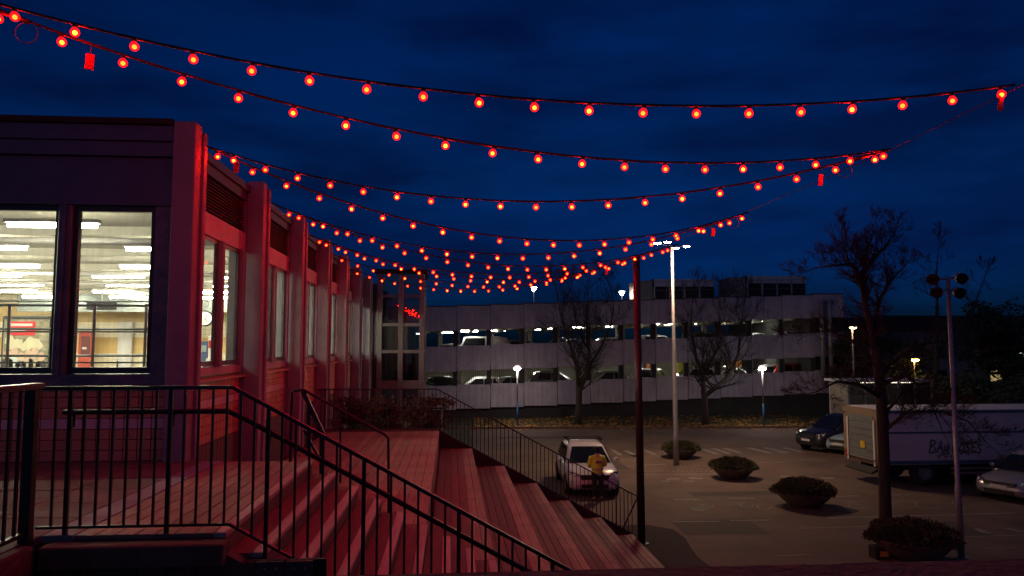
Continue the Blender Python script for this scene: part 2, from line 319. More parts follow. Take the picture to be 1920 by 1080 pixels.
# grass verge and kerb before the garage
vg = MB(); nx = 70; ny = 6
for j in range(ny + 1):
    for i in range(nx + 1):
        x = -6 + i * 40 / nx; t = j / ny; y0 = 45.2 - .06 * (x - 2)
        vg.v.append((x, y0 + (50.2 - y0) * t, .06 + .14 * t ** 1.3 + random.uniform(-.03, .03)))
for j in range(ny):
    for i in range(nx): a = j * (nx + 1) + i; vg.f.append((a, a + 1, a + nx + 2, a + nx + 1))
struct(vg.build('grass_verge', M['grass'], smooth=True))
kb = MB()
for i in range(40): x = -6 + i; kb.box(x + .01, x + .99, 45.02 - .06 * (x - 2), 45.18 - .06 * (x - 2), 0, .13)
struct(kb.build('kerb', M['conc_brown']))
lv = MB()
for i in range(2600):
    x = random.uniform(1.5, 24); t = random.random() ** 1.8; y0 = 45.25 - .06 * (x - 2); y = y0 + (50 - y0) * t; z = .095 + .14 * t ** 1.3
    if random.random() < .08: y = y0 - random.random() * 1.5; z = .02
    a = random.random() * 6.3; s_ = random.uniform(.05, .12); dx, dy = math.cos(a) * s_, math.sin(a) * s_; tz = random.uniform(-.03, .05)
    lv.quad((x - dx, y - dy, z + .01), (x + dy * .6, y - dx * .6, z + .02 + tz), (x + dx, y + dy, z + .02), (x - dy * .6, y + dx * .6, z + .02 - tz * .3))
struct(lv.build('fallen_leaves', M['fallen']), 'stuff')['label'] = 'orange fallen leaves on the grass verge before the garage'
# earth bank behind the deck
bk = MB(); nx, ny = 24, 20
for j in range(ny + 1):
    for i in range(nx + 1):
        x = -3.3 + i * 8 / nx; y = 18.95 + j * 26 / ny
        t = min(1, max(0, (1.3 - x) / 3.6)); t = t * t * (3 - 2 * t); e = min(1, max(0, (44 - y) / 10))
        bk.v.append((x, y, 2.1 * t * e + .02 + random.uniform(0, .04) * (t > 0) - (.1 if t == 0 else 0)))
for j in range(ny):
    for i in range(nx): a = j * (nx + 1) + i; bk.f.append((a, a + 1, a + nx + 2, a + nx + 1))
struct(bk.build('grass_bank', M['grass'], smooth=True))

# ================================================================== PARKING GARAGE
gar = thing('parking_garage', 'long pale concrete parking garage with two lit open decks behind the bare trees', 'garage', (0, 50, 0))
GX0 = at(793, 640, Y=50).x; GW = (at(1468, 640, Y=50).x - GX0) / 11; DZ = .082
def gz(py): return at(793, py, Y=50).z
zt, z1, z2, z3, z4, z5 = [gz(y) for y in (575, 620, 650, 697, 724, 769)]
K0, K1 = -3, 13
for k in range(K0, K1):
    x0 = GX0 + k * GW; dz = DZ * k; last = k >= 12
    for a, b in ((z1, zt), (z3, z2), (z5, z4)):
        MB().bbox(x0 + .02, x0 + GW - .02, 0, .22, a + dz, b + dz, .012).build('wall_panel', M['gwall'], gar)
    MB().box(x0 - .03, x0 + GW - .01, -.02, .26, zt + dz + .002, zt + dz + .06).build('coping', M['gdark'], gar)
    for a, b in ((z2, z1), (z4, z3)):
        MB().box(x0 - .26, x0 + .05, .07, .40, a + dz - .25, b + dz + .2).build('column', M['gdark'], gar)
        MB().box(x0 + .12, x0 + .20, .3, .55, a + dz - .25, b + dz + .2).build('steel_post', M['gslab'], gar)
    MB().box(x0, x0 + GW, .25, .4, 0, z5 + dz + .3).build('base_wall', M['gdark'], gar)
    for fl, zz in ((0, z5 + dz + .5), (1, z3 + dz + .35)):
        MB().box(x0, x0 + GW, .45, 16, zz - .2, zz).build('floor_slab', M['gslab'], gar)
        MB().box(x0 + GW * .4, x0 + GW * .4 + .25, .5, 16, (z3 - .02 if fl == 0 else z1 - .10) + dz, (z3 + .148 if fl == 0 else z1 + .158) + dz).build('ceiling_beam', M['gslab'], gar)
    MB().box(x0, x0 + GW, .30, 16, z1 + dz + .16, z1 + dz + .32).build('roof_slab', M['gslab'], gar)
    if k % 3 == 0: MB().box(x0 + .9, x0 + 1.2, 6, 6.3, z3 + dz + .35, z1 + dz + .4).build('inner_column', M['gslab'], gar)
    if k % 3 == 1: MB().box(x0 + .4, x0 + .7, 5, 5.3, z5 + dz + .4, z3 + dz + .2).build('inner_column', M['gslab'], gar)
    if 0 <= k < 4:
        for j in range(17): MB().bar((x0 + .1 + j * (GW - .2) / 16, .25, z4 + dz - .05), (x0 + .1 + j * (GW - .2) / 16, .25, z3 + dz + .05), .022, .022).build('grille_bar', M['gdark'], gar)
MB().box(GX0 + K0 * GW, GX0 + K1 * GW, 15.6, 15.8, 0, z3 + .6).build('back_wall', M['gslab'], gar)
MB().box(GX0 + 12 * GW, GX0 + K1 * GW + .1, .5, 16, 0, zt + DZ * 12 - .05).build('end_block', M['gdark'], gar)
for k, c in ((7, (.6, .16, .02)), (8, (.42, .42, .04)), (10, (.6, .2, .03))):
    x0 = GX0 + k * GW
    MB().box(x0 + .55, x0 + .95, 4.2, 4.6, z5, z3 + DZ * k + .2).build('painted_column', plain('garage_paint', c), gar)
on = ['first', 'second', 'third', 'fourth', 'fifth', 'sixth', 'seventh', 'eighth', 'ninth', 'tenth', 'eleventh', 'twelfth', 'thirteenth', 'fourteenth', 'fifteenth', 'sixteenth', 'seventeenth', 'eighteenth', 'nineteenth', 'twentieth']
# ceiling lamps in the garage
for fl in (0, 1):
    nl = 0
    for k in range(-1, 12):
        for yy in (2.2, 7.5):
            if yy < 5 and (k * 7 + fl * 3) % 3 != 1: continue
            x0 = GX0 + k * GW + random.uniform(.2, .9); zz = (z3 if fl == 0 else z1) + DZ * k + (.10 if fl == 0 else .0 + .008 * yy)
            nl += 1; t = thing('ceiling_lamp', '%s white strip lamp from the left under the %s ceiling of the garage' % (on[nl - 1], 'lower deck' if fl == 0 else 'upper deck'), 'lamp', (x0, 50 + yy, zz), 0, 'strip lamps inside the garage, deck %d' % (fl + 1))
            MB().box(0, 1.25, -.09, .09, -.03, .03).build('lamp_housing', M['white'], t); MB().box(.03, 1.22, -.06, .06, -.075, -.032).build('tube', M['gtube'], t)
# roof lamps
def lamp_lantern(px, py, Y, label):
    p = at(px, py, Y=Y); t = thing('roof_lamp', label, 'lamp', (p.x, p.y, p.z - 1.15))
    MB().tube([(0, 0, -.4), (0, 0, 1.0)], .045, 8).build('pole', M['galv'], t); MB().lathe([(.06, .98), (.09, 1.0), (.2, 1.2), (.2, 1.24)], 12).build('lamp_glass', M['globe'], t)
    MB().lathe([(.01, 1.36), (.3, 1.27), (.31, 1.25), (.21, 1.245)], 12).build('lamp_hood', M['galv'], t)
lamp_lantern(1001, 541, 56, 'small white lantern on the garage roof, left of the bare tree')
lamp_lantern(1166, 549, 56, 'small white lantern on the garage roof beside the red pole')
# roof plant
for n_, (xa, xb, nb, ya) in enumerate(((1227, 1340, 4, 523), (1402, 1512, 4, 517))):
    a = at(xa, 556, Y=54); b = at(xb, 556, Y=54); top = at(xa, ya, Y=54).z
    t = thing('roof_plant_unit', ('left' if n_ == 0 else 'right') + ' pale ventilation unit with black louvred bays on the garage roof', 'ventilation unit', (a.x, 54, a.z - .4))
    W_ = b.x - a.x; H = top - a.z + .4
    MB().box(0, W_, .12, 3, 0, H).build('casing', M['gdark'], t); MB().box(-1.2, -.05, .3, 2.8, 0, H - .1).build('side_casing', M['gslab'], t)
    for i in range(nb):
        u0 = W_ * i / nb; u1 = W_ * (i + 1) / nb
        MB().box(u0 + .03, u1 - .03, 0, .1, H - .55, H).build('upper_panel', M['white'], t)
        MB().box(u0 + .09, u1 - .09, .05, .1, .0, H - .62).build('louvre', M['black'], t)
        MB().box(u0 - .03, u0 + .05, -.03, .1, 0, H - .58).build('upright', M['white'], t)
rl = thing('roof_railing', 'thin steel safety railing along the garage roof between the ventilation units', 'railing', (at(1190, 560, Y=53.5).x, 53.5, gz(560)))
RW = at(1515, 560, Y=53.5).x - rl.location.x
for zz in (.9, 1.55): MB().tube([(0, 0, zz), (RW, 0, zz + .25)], .02, 5).build('rail', M['hallgrey'], rl)
for i in range(12): MB().tube([(RW * i / 11, 0, 0), (RW * i / 11, 0, 1.55 + .25 * i / 11)], .02, 5).build('post', M['hallgrey'], rl)
fl_ = thing('flue_pipe', 'silver ducts climbing the dark right end of the garage', 'pipe', (at(1552, 700, Y=49.4).x, 49.4, 0))
for dx in (-.3, .25): MB().tube([(dx, 0, 2.2), (dx, 0, 7.6), (dx + .1, .2, 7.9), (dx + .6, .6, 8.0)], .14, 10).build('duct', M['galv'], fl_, True)

# ================================================================== STATION BUILDING
XO, XW = -3.04, -3.32           # pillar face, wall plane of the long side
YF = 9.0                        # front
PY = [9.0 + 3.27 * i for i in range(8)]
ZTOP, ZL, ZD = 7.58, 3.58, 2.83
bld = thing('station_building', 'low station building with concrete pillars, tiled parapet and bright windows', 'building', (0, 0, 0))
for i, y in enumerate(PY):
    z0 = 3.58 if i == 0 else ZD - .3
    MB().bbox(XO - .26, XO, y, y + .22, z0 if i else 3.58, ZTOP, .01).build('pillar', M['conc'], bld)
    MB().bbox(XO - .22, XO + .035, y + .225, y + .34, z0, ZTOP - .07, .008).build('pillar_flange', M['conc'], bld)
for i, y in enumerate(PY):
    MB().box(XW - .25, XO - .262, y + (.305 if i == 0 else -.003), y + .343, ZD - .3, 7.38).build('pier', M['conc'], bld)
# ---- front wall pieces
XL = -9.2
MB().box(XL, XO - .27, 9.16, 9.4, ZD, 4.44).build('front_wall_core', M['grout'], bld)
MB().box(XL, XO - .27, 9.02, 9.5, 7.34, 7.52).build('fascia', M['fascia'], bld)
MB().box(XL, XO - .27, 8.98, 9.6, 7.535, 7.60).build('roof_edge', M['gdark'], bld)
MB().box(XL, XO - .27, 9.05, 9.5, 7.16, 7.33).build('fascia', M['fascia'], bld)
MB().box(XL, XO - .27, 9.11, 9.5, 6.78, 7.15).build('fascia_panel', M['fascia'], bld)
MB().box(XL, XO - .27, 9.06, 9.45, 6.57, 6.77).build('lintel', M['fascia'], bld)
MB().box(XL, XO - .27, 9.05, 9.42, 4.45, 4.53).build('sill', M['frame'], bld)
MB().box(XL, XO - .27, 9.08, 9.40, 4.531, 4.58).build('sill', M['frame'], bld)
tile_me = {}
def tilemesh(wd, h, ax, m, key):
    if key not in tile_me:
        b = MB()
        if ax == 'X': b.bbox(0, wd - .010, -.014, .02, 0, h - .010, .004)
        else: b.bbox(-.02, .014, 0, wd - .010, 0, h - .010, .004)
        me = b.mesh('wall_tile'); me.materials.append(m); tile_me[key] = me
    return tile_me[key]
TH_, TW_ = .1225, .155
for r_ in range(7):
    m = M['tilew'] if r_ == 3 else M['tile']; x = XO - .28 - TW_
    while x > -6.2:
        put('wall_tile', tilemesh(TW_, TH_, 'X', m, ('X', r_ == 3)), None, bld, (x, 9.148, 3.582 + r_ * TH_)); x -= TW_
# front windows
x1 = at(284, 500, Y=9.15).x + .04; nwin = 0
while x1 > XL + 1:
    x0 = x1 - .93
    wi = MB()
    for a, b, c, d in ((x0, x1, 4.585, 4.66), (x0, x1, 6.50, 6.568), (x0, x0 + .05, 4.661, 6.499), (x1 - .05, x1, 4.661, 6.499)): wi.box(a, b, 9.13, 9.21, c, d)
    f_ = wi.build('window', M['darkframe'], bld); MB().box(x0 + .051, x1 - .051, 9.168, 9.176, 4.662, 6.498).build('pane', M['pane'], f_)
    MB().bbox(x0 - .155, x0 - .003, 9.07, 9.3, 4.582, 6.569, .008).build('mullion', M['frame'], bld); MB().box(x0 - .1, x0 - .06, 9.045, 9.069, 4.582, 6.569).build('mullion_cap', M['frame'], bld)
    x1 = x0 - .16; nwin += 1
MB().box(at(284, 500, Y=9.15).x + .045, XO - .262, 9.10, 9.3, 4.582, 6.569).build('end_jamb', M['frame'], bld)
# ---- long side bays
ntile = 0; rest = MB()
for i in range(7):
    ya, yb = PY[i] + .345, PY[i + 1] - .005
    MB().box(XW - .25, XW - .02, ya, yb, 3.585, 4.42).build('side_wall_core', M['grout'], bld)
    MB().box(XW - .25, XW - .01, ya, yb, ZD - .3, 3.58).build('plinth', M['plinth'], bld)
    for j in range(int((yb - ya) / .16)):
        if i < 3: MB().box(XW - .01, XW + .006, ya + .01 + j * .16, ya + .155 + j * .16, ZD - .2, 3.57).build('plinth_board', M['plinth'], bld)
    nT = int((yb - ya) / TW_)
    for r_ in range(7):
        m = M['tilew'] if r_ == 4 else M['tile']
        for j in range(nT):
            if ntile < 230:
                put('wall_tile', tilemesh(TW_, TH_ - .003, 'Y', m, ('Y', r_ == 4)), None, bld, (XW - .012, ya + .02 + j * TW_, 3.59 + r_ * (TH_ - .003))); ntile += 1
            else: rest.bbox(XW - .03, XW + .002, ya + .02 + j * TW_, ya + .01 + (j + 1) * TW_, 3.59 + r_ * .1195, 3.59 + r_ * .1195 + .11, .004)
    MB().hexa([(XW - .2, ya, 4.425), (XW + .07, ya, 4.425), (XW + .07, yb, 4.425), (XW - .2, yb, 4.425), (XW - .2, ya, 4.50), (XW + .07, ya, 4.455), (XW + .07, yb, 4.455), (XW - .2, yb, 4.50)]).build('sill', M['tile'], bld)
    MB().box(XW - .16, XW - .01, ya, yb, 4.505, 4.62).build('sill_rail', M['lintel'], bld)
    MB().box(XW - .18, XW + .01, ya, yb, 6.42, 6.72).build('lintel', M['lintel'], bld)
    lvb = MB().box(XW - .2, XW - .11, ya, yb, 6.725, 7.24).build('louvre', M['black'], bld)
    for j in range(11): MB().hexa([(XW - .10, ya, 6.735 + j * .046), (XW - .02, ya, 6.735 + j * .046), (XW - .02, yb, 6.735 + j * .046), (XW - .10, yb, 6.735 + j * .046), (XW - .10, ya, 6.765 + j * .046), (XW - .02, ya, 6.742 + j * .046), (XW - .02, yb, 6.742 + j * .046), (XW - .10, yb, 6.765 + j * .046)]).build('slat', M['louvre'], lvb)
    MB().box(XW - .2, XW + .02, ya, yb, 7.245, 7.38).build('fascia', M['fascia'], bld)
    MB().box(XW - .25, XW + .07, ya, yb, 7.385, 7.50).build('roof_edge', M['fascia'], bld)
    # two windows in each bay
    for wa, wb in ((PY[i] + .45, PY[i] + 1.97), (PY[i] + 2.10, PY[i] + 3.06)):
        wi = MB()
        for a, b, c, d in ((wa, wb, 4.625, 4.70), (wa, wb, 6.36, 6.417), (wa, wa + .05, 4.701, 6.359), (wb - .05, wb, 4.701, 6.359)): wi.box(XW - .065, XW - .02, a, b, c, d)
        f_ = wi.build('window', M['frame'], bld); MB().box(XW - .050, XW - .044, wa + .051, wb - .051, 4.702, 6.358).build('pane', M['pane'], f_)
        MB().bbox(XW - .07, XW + .05, wb + .003, wb + .117, 4.622, 6.418, .008).build('mullion', M['conc'], bld)
    MB().box(XW - .15, XW - .02, ya, PY[i] + .447, 4.622, 6.418).build('jamb', M['frame'], bld)
struct(rest.build('tile_courses', M['tile'], bld), 'stuff')
# ---- roof, interior shell
YB = 31.5; XI = -24.0
MB().box(XI, XW - .26, 9.62, YB + .3, 7.30, 7.45).build('roof', M['gdark'], bld)
MB().box(XI, XW - .21, 9.52, YB, 6.96, 7.02).build('hall_ceiling', M['ceil'], bld)
MB().box(XI, XW - .26, YB, YB + .2, ZD - .3, 7.29).build('hall_back_wall', M['tileyel'], bld)
MB().box(XI - .2, XI, 9.42, YB, ZD - .3, 7.29).build('hall_side_wall', M['tileyelY'], bld)
MB().box(XI, XW - .26, 9.42, YB, ZD - .5, ZD - .3).build('hall_floor', M['floorhall'], bld)
MB().box(XI, XL, 9.1, 9.4, ZD - .3, 7.52).build('front_wall_end', M['conc'], bld)
for j in range(7): MB().box(XI + .1, XW - .3, 10.2 + j * 3.0, 10.32 + j * 3.0, 6.80, 6.955).build('ceiling_beam', M['ceil'], bld)
for zz, yy in ((6.62, 12.6), (6.66, 13.0), (6.6, 18.2), (6.64, 21.4)): MB().tube([(XI + .2, yy, zz), (XW - .4, yy, zz)], .05, 8).build('ceiling_pipe', M['white'], bld, True)
# a lower partition with a darker bulkhead on part of the hall
MB().box(-16, -7.2, 29.0, 29.25, 6.2, 6.955).build('bulkhead', M['hallgrey'], bld)
# hall lamps
rows = [11.4, 14.1, 17.3, 19.7, 22.5, 25.2, 28.0]
tm = MB().box(-.62, .62, -.035, .035, -.07, -.01).mesh('tube'); tm.materials.append(M['tubelamp'])
hm = MB().box(-.66, .66, -.06, .06, -.005, .05).mesh('lamp_housing'); hm.materials.append(M['white'])
on = ['first', 'second', 'third', 'fourth', 'fifth', 'sixth', 'seventh', 'eighth', 'ninth', 'tenth']
rn = ['first', 'second', 'third', 'fourth', 'fifth', 'sixth', 'seventh']
for q, yy in enumerate(rows):
    for k in range(6):
        x = -5.85 - k * 3.0 + (0, .55, -.9, .4, -.5, .9, .2)[q]
        t = thing('fluorescent_lamp', '%s white tube from the right in the %s ceiling row behind the station windows' % (on[k], rn[q]), 'lamp', (x, yy, 6.72), 0, 'hall lamps, %s row' % rn[q])
        put('tube', tm, None, t); put('lamp_housing', hm, None, t)
# guard rail inside the windows
gr_ = thing('hall_railing', 'grey steel guard railing inside the front windows', 'railing', (-3.6, 11, ZD - .3))
for y in (565, 573, 617, 622, 667, 680):
    zz = at(150, y, Y=11).z - (ZD - .3); MB().tube([(-7, 0, zz), (-.6, 0, zz)], .012 if y in (565, 622, 680) else .018, 6).build('rail', M['hallgrey'], gr_)
for x in (15, 175, 272): p = at(x, 640, Y=11); MB().tube([(p.x + 3.6, 0, 0), (p.x + 3.6, 0, at(x, 570, Y=11).z - ZD + .3)], .022, 6).build('post', M['hallgrey'], gr_)
# advertising poster
Yp = 22.0; a = at(4, 592, Y=Yp); b = at(93, 700, Y=Yp)
po = thing('advertising_poster', 'framed poster with a red banner over a group of people inside the hall', 'poster', (a.x, Yp, b.z)); PW = b.x - a.x; PH = a.z - b.z
MB().bbox(0, PW, 0, .12, -.3, PH, .04).build('frame', M['black'], po)
MB().box(.07, PW - .06, -.012, -.004, 0, PH - .1).build('print', mat('poster_print', (.16, .15, .10), .5, c2=(.42, .38, .27), ns=5), po)
ban = MB().box(.2, PW * .68, -.022, -.014, PH * .66, PH * .9).build('banner', plain('banner_red', (.62, .03, .04)), po)
for zz, x1_ in ((.82, .62), (.73, .5)): MB().box(.26, PW * x1_, -.028, -.0235, PH * zz, PH * (zz + .045)).build('text_line', M['white'], ban)
sk = plain('poster_skin', (.6, .42, .33)); drs = [plain('poster_cloth', c) for c in ((.03, .03, .04), (.5, .6, .62), (.04, .035, .05), (.5, .42, .36), (.45, .38, .3))]
fol = MB()
for i in range(26): cx = random.uniform(.2, PW - .25); cz = random.uniform(PH * .45, PH * .6); fol.poly([(cx + random.uniform(.06, .16) * math.cos(t), -.015 - i * .0002, cz + random.uniform(.06, .14) * math.sin(t)) for t in [u * .79 for u in range(8)]][::-1])
fol.build('printed_foliage', plain('poster_foliage', (.60, .56, .40)), po)
for i in range(6):
    cx = .22 + i * (PW - .45) / 5; cz = PH * (.33 + .05 * math.sin(i * 2.1))
    o = MB().poly([(cx + .10 * math.cos(t), -.03, cz + .13 * math.sin(t)) for t in [u * .628 for u in range(10)]][::-1]).build('printed_face', sk, po)
    MB().poly([(cx - .17, -.026, .02), (cx + .17, -.026, .02), (cx + .14, -.026, cz - .16), (cx, -.026, cz - .08), (cx - .14, -.026, cz - .16)]).build('printed_coat', drs[i % 5], po)
# doors, notices, screen on the back wall
def wallitem(name, label, cat, x0, x1, y0, y1, Y, m, extra=None):
    a = at(x0, y0, Y=Y); b = at(x1, y1, Y=Y); t = thing(name, label, cat, (a.x, Y, b.z)); W_, H = b.x - a.x, a.z - b.z
    MB().bbox(0, W_, 0, .08, 0, H, .015).build('panel', m, t)
    if extra: extra(t, W_, H)
    return t
def dr(t, W_, H):
    MB().box(W_ * .04, W_ * .96, -.02, -.005, .02, H * .97).build('door_leaf', M['white'], t); MB().tube([(W_ * .1, -.06, H * .30), (W_ * .1, -.06, H * .42)], .03, 6).build('handle', M['black'], t)
wallitem('hall_door', 'plain white door in the tiled back wall of the hall', 'door', 222, 244, 603, 730, 31.3, M['white'], dr)
def redp(t, W_, H):
    MB().box(W_ * .2, W_ * .8, -.02, -.004, H * .35, H * .85).build('printed_panel', plain('notice_dark', (.12, .03, .03)), t); MB().box(W_ * .3, W_ * .6, -.03, -.0205, H * .5, H * .56).build('text_line', M['white'], t)
wallitem('red_notice_cabinet', 'tall red cabinet against the tiled back wall', 'cabinet', 148, 172, 620, 690, 30.8, plain('cabinet_red', (.42, .06, .04)), redp)
wallitem('hanging_screen', 'dark hanging display seen from behind under the hall ceiling', 'screen', 162, 217, 564, 581, 24, M['gdark'], lambda t, W_, H: MB().tube([(W_ / 2, .04, H), (W_ / 2, .04, H + .7)], .02, 6).build('hanger', M['white'], t))
ck = at(384, 597, Y=28.5); c_ = thing('wall_clock', 'round white clock seen through the first side window', 'clock', ck)
MB().lathe([(0, 0), (.26, 0), (.30, .05), (.26, .09), (0, .07)], 20, axis='Y').build('case', M['black'], c_); MB().lathe([(.0, -.012), (.25, -.012), (.25, -.002)], 20, axis='Y').build('dial', M['white'], c_)
for a_ in (.6, 2.4): MB().bar((0, -.02, 0), (.18 * math.sin(a_), -.02, .18 * math.cos(a_)), .02, .02, (0, 1, 0)).build('hand', M['black'], c_)
def exitx(t, W_, H):
    MB().box(.01, W_ - .01, -.012, -.004, .01, H - .01).build('sign_face', emit('exit_green', (.03, .6, .2), 1.3), t); wm = emit('exit_white', (.9, 1, .92), 1.6)
    MB().poly([(W_ * .1, -.02, H * .5), (W_ * .28, -.02, H * .2), (W_ * .28, -.02, H * .8)][::-1]).build('arrow', wm, t); MB().box(W_ * .28, W_ * .46, -.02, -.016, H * .42, H * .58).build('arrow_shaft', wm, t)
    MB().sphere((W_ * .68, -.02, H * .74), H * .09, 8, 6).build('figure_head', wm, t); MB().bar((W_ * .66, -.02, H * .6), (W_ * .6, -.02, H * .2), .05, .02, (0, 1, 0)).bar((W_ * .66, -.02, H * .6), (W_ * .78, -.02, H * .2), .05, .02, (0, 1, 0)).build('figure', wm, t)
wallitem('exit_sign', 'green running man exit sign hanging in the hall', 'sign', 424, 445, 593, 601, 24, M['white'], exitx)
def gate(t, W_, H):
    MB().box(W_ * .1, W_ * .9, -.25, -.01, 0, H * .3).build('gate_base', M['white'], t)
    MB().box(W_ * .06, W_ * .94, -.02, -.004, H * .62, H * .85).build('gate_light', GM, t); MB().box(W_ * .42, W_ * .58, -.03, -.0205, H * .68, H * .78).build('symbol', M['white'], t)
GM = emit('gate_red', (.8, .06, .04), .8); wallitem('ticket_gate', 'ticket gate with red stop panel seen through the side window', 'ticket gate', 391, 408, 629, 690, 22, M['white'], gate)
GM = emit('gate_green', (.05, .6, .25), 1.0); wallitem('ticket_gate', 'ticket gate with green arrow panel seen through the side window', 'ticket gate', 428, 443, 627, 690, 22, M['white'], gate)
wallitem('ticket_machine', 'dark blue ticket machine beside the red gate', 'ticket machine', 375, 389, 640, 690, 24, plain('machine_blue', (.03, .05, .12)), lambda t, W_, H: MB().box(W_ * .2, W_ * .8, -.02, -.004, H * .6, H * .85).build('display', M['hallgrey'], t))

# ---- glass lift tower at the far end
T0 = at(712, 600, Y=31).x; T1 = at(791, 600, Y=31).x; TW = T1 - T0
tw = thing('lift_tower', 'glazed steel lift tower at the far end of the station', 'tower', (T0, 31, 1.9)); TZ = lambda y: at(750, y, Y=31).z - 1.9
top = TZ(508)
for x in (0, TW / 2, TW):
    for y in (0, 2.0): MB().bbox(x - .10, x + .10, y - .08, y + .08, 0, top - .12, .01).build('post', M['towerpost'], tw)
for y_ in (555, 609, 659, 716):
    zz = TZ(y_)
    for yy in (0, 2.0): MB().box(.101, TW / 2 - .101, yy - .05, yy + .05, zz - .06, zz + .06).build('transom', M['towerpost'], tw); MB().box(TW / 2 + .101, TW - .101, yy - .05, yy + .05, zz - .06, zz + .06).build('transom', M['towerpost'], tw)
    for x in (0, TW): MB().box(x - .05, x + .05, .081, 1.919, zz - .06, zz + .06).build('transom', M['towerpost'], tw)
ys = [510, 555, 609, 659, 716, 760]
for y0, y1 in zip(ys, ys[1:]):
    for xa, xb in ((.11, TW / 2 - .11), (TW / 2 + .11, TW - .11)):
        MB().box(xa, xb, -.012, .0, TZ(y1) + .065, TZ(y0) - .065).build('pane', M['towerglass'], tw)
    MB().box(TW - .006, TW + .006, .09, 1.91, TZ(y1) + .065, TZ(y0) - .065).build('pane', M['towerglass'], tw)
MB().box(-.2, TW + .2, -.25, 2.25, top - .1, top + .05).build('roof', M['gdark'], tw)
cb = MB().box(.25, TW / 2 - .2, .6, 1.5, TZ(716), TZ(612)).box(TW / 2 + .25, TW - .3, .6, 1.5, TZ(716), TZ(612)).build('lift_car', plain('lift_wood', (.22, .13, .07)), tw)
MB().box(-.1, TW + .1, -.09, -.02, TZ(730), TZ(718)).build('apron', M['towerpost'], tw)

# ================================================================== TIMBER LANDING, STAIRS, SEATING
Y0S, Y1S, Y2S = 5.58, 9.0, 18.68
XN = -1.6; TR = .267
ld = thing('timber_landing', 'upper timber landing with stone edging beside the station front', 'deck', (XN, Y0S, 0))
lo = lambda b: b
def plank(parent, px, py, x0, x1, y0, y1, z, th=.03, m='plank', name='plank'):
    key = ('pl', round(x1 - x0, 4), round(y1 - y0, 3), th, m)
    if key not in tile_me:
        me = MB().bbox(0, x1 - x0, 0, y1 - y0, -th, 0, .004).mesh(name); me.materials.append(M[m]); tile_me[key] = me
    return put(name, tile_me[key], None, parent, (x0 - px, y0 - py, z))
n_ = 7; wd = (XN - .075 + 2.62) / n_
for i in range(n_): plank(ld, XN, Y0S, -2.62 + i * wd + .004, -2.62 + (i + 1) * wd - .004, Y0S, Y1S - .01, ZL)
plank(ld, XN, Y0S, XN - .071, XN + .015, Y0S, Y1S - .01, ZL + .001, .035, 'nosing', 'nosing')
MB().box(-2.62 - XN, 0 - .002, .02, Y1S - Y0S - .04, -.2, ZL - .031).build('landing_core', M['riser'], ld)
MB().box(-2.62 - XN, 0, Y1S - Y0S - .035, Y1S - Y0S - .005, ZD, ZL - .032).build('end_board', M['riser'], ld)
for i in range(6): plank(ld, XN, Y0S, -2.84, -2.63, Y0S + i * .57 + .003, Y0S + (i + 1) * .57 - .003, ZL + .004, .05, 'conc', 'edging_stone')
pav = thing('stone_paving', 'dim brown stone paving in front of the station wall', 'paving', (-9, 5.0, 0))
MB().box(0, 6.15, 0, 4.14, 2.4, ZL - .042).build('paving_bed', M['conc_brown'], pav)
rr = random.Random(3)
pm = mat('paving_slab', (.13, .10, .085), .8, c2=(.20, .16, .135), ns=3, bump=.3, bscale=24, rnd=.2)
for i in range(10):
    for j in range(7):
        b = MB().bbox(0, .6, 0, .58, -.04, 0, .006).mesh('paving_slab') if ('pv',) not in tile_me else tile_me[('pv',)]
        if ('pv',) not in tile_me: b.materials.append(pm); tile_me[('pv',)] = b
        put('paving_slab', b, None, pav, (6.145 - .609 * (i + 1), .01 + .588 * j, ZL - rr.uniform(0, .006)))
# fascia of the landing towards the viewer
fb = thing('landing_beam', 'brown concrete edge beam under the landing railing', 'beam', (-2.77, 5.4, 0))
MB().bbox(-.0, 1.22, 0, .17, 3.40, ZL - .035, .01).build('beam', M['conc_brown'], fb)
bw = MB().box(.0, 1.9, .12, .16, 1.5, 3.398).build('backing', M['black'], fb)
for i in range(9):
    MB().box(.02 + i * .2, .21 + i * .2, .09, .118, 1.5, 3.395).build('board', M['riser'], fb)
    for q in (.06, .14): MB().sphere((.02 + i * .2 + q, .088, 3.345), .010, 8, 6).build('bolt', M['galv'], fb, True)
lw = thing('side_retaining_wall', 'low brown concrete wall under the left railing', 'wall', (-3.24, 2.0, 0))
MB().bbox(0, .46, 0, 3.38, 1.5, ZL - .01, .015).build('wall', M['conc_brown'], lw)
# stairs
st = thing('timber_stairs', 'timber stairs with worn pale nosings dropping right from the landing', 'stairs', (XN, Y0S, 0))
sg = [(ZL - .15 * j) for j in range(1, 6)]
while sg[-1] - .1433 > .1: sg.append(sg[-1] - .1433)
for j, z in enumerate(sg):
    xa = XN + TR * j; xb = xa + TR
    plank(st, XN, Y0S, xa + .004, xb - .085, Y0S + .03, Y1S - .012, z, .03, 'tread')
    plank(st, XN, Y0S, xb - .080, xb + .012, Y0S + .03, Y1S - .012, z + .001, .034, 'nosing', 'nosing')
    MB().box(xa - XN, xb - XN - .002, .05, Y1S - Y0S - .03, -.1, z - .032).build('step_core', M['riser'], st)
    zu = ZL if j == 0 else sg[j - 1]
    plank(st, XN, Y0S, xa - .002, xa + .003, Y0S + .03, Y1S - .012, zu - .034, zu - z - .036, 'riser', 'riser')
SL = .43 / .8
# stringer towards the viewer
MB().hexa([(-.12, -.1, ZL - .30), (5.9, -.1, ZL - .30 - 6.0 * SL), (5.9, .028, ZL - .30 - 6.0 * SL), (-.12, .028, ZL - .30), (-.12, -.1, ZL - .035), (5.9, -.1, ZL - .035 - 6.0 * SL), (5.9, .028, ZL - .035 - 6.0 * SL), (-.12, .028, ZL - .035)]).build('stringer', M['conc_brown'], st)
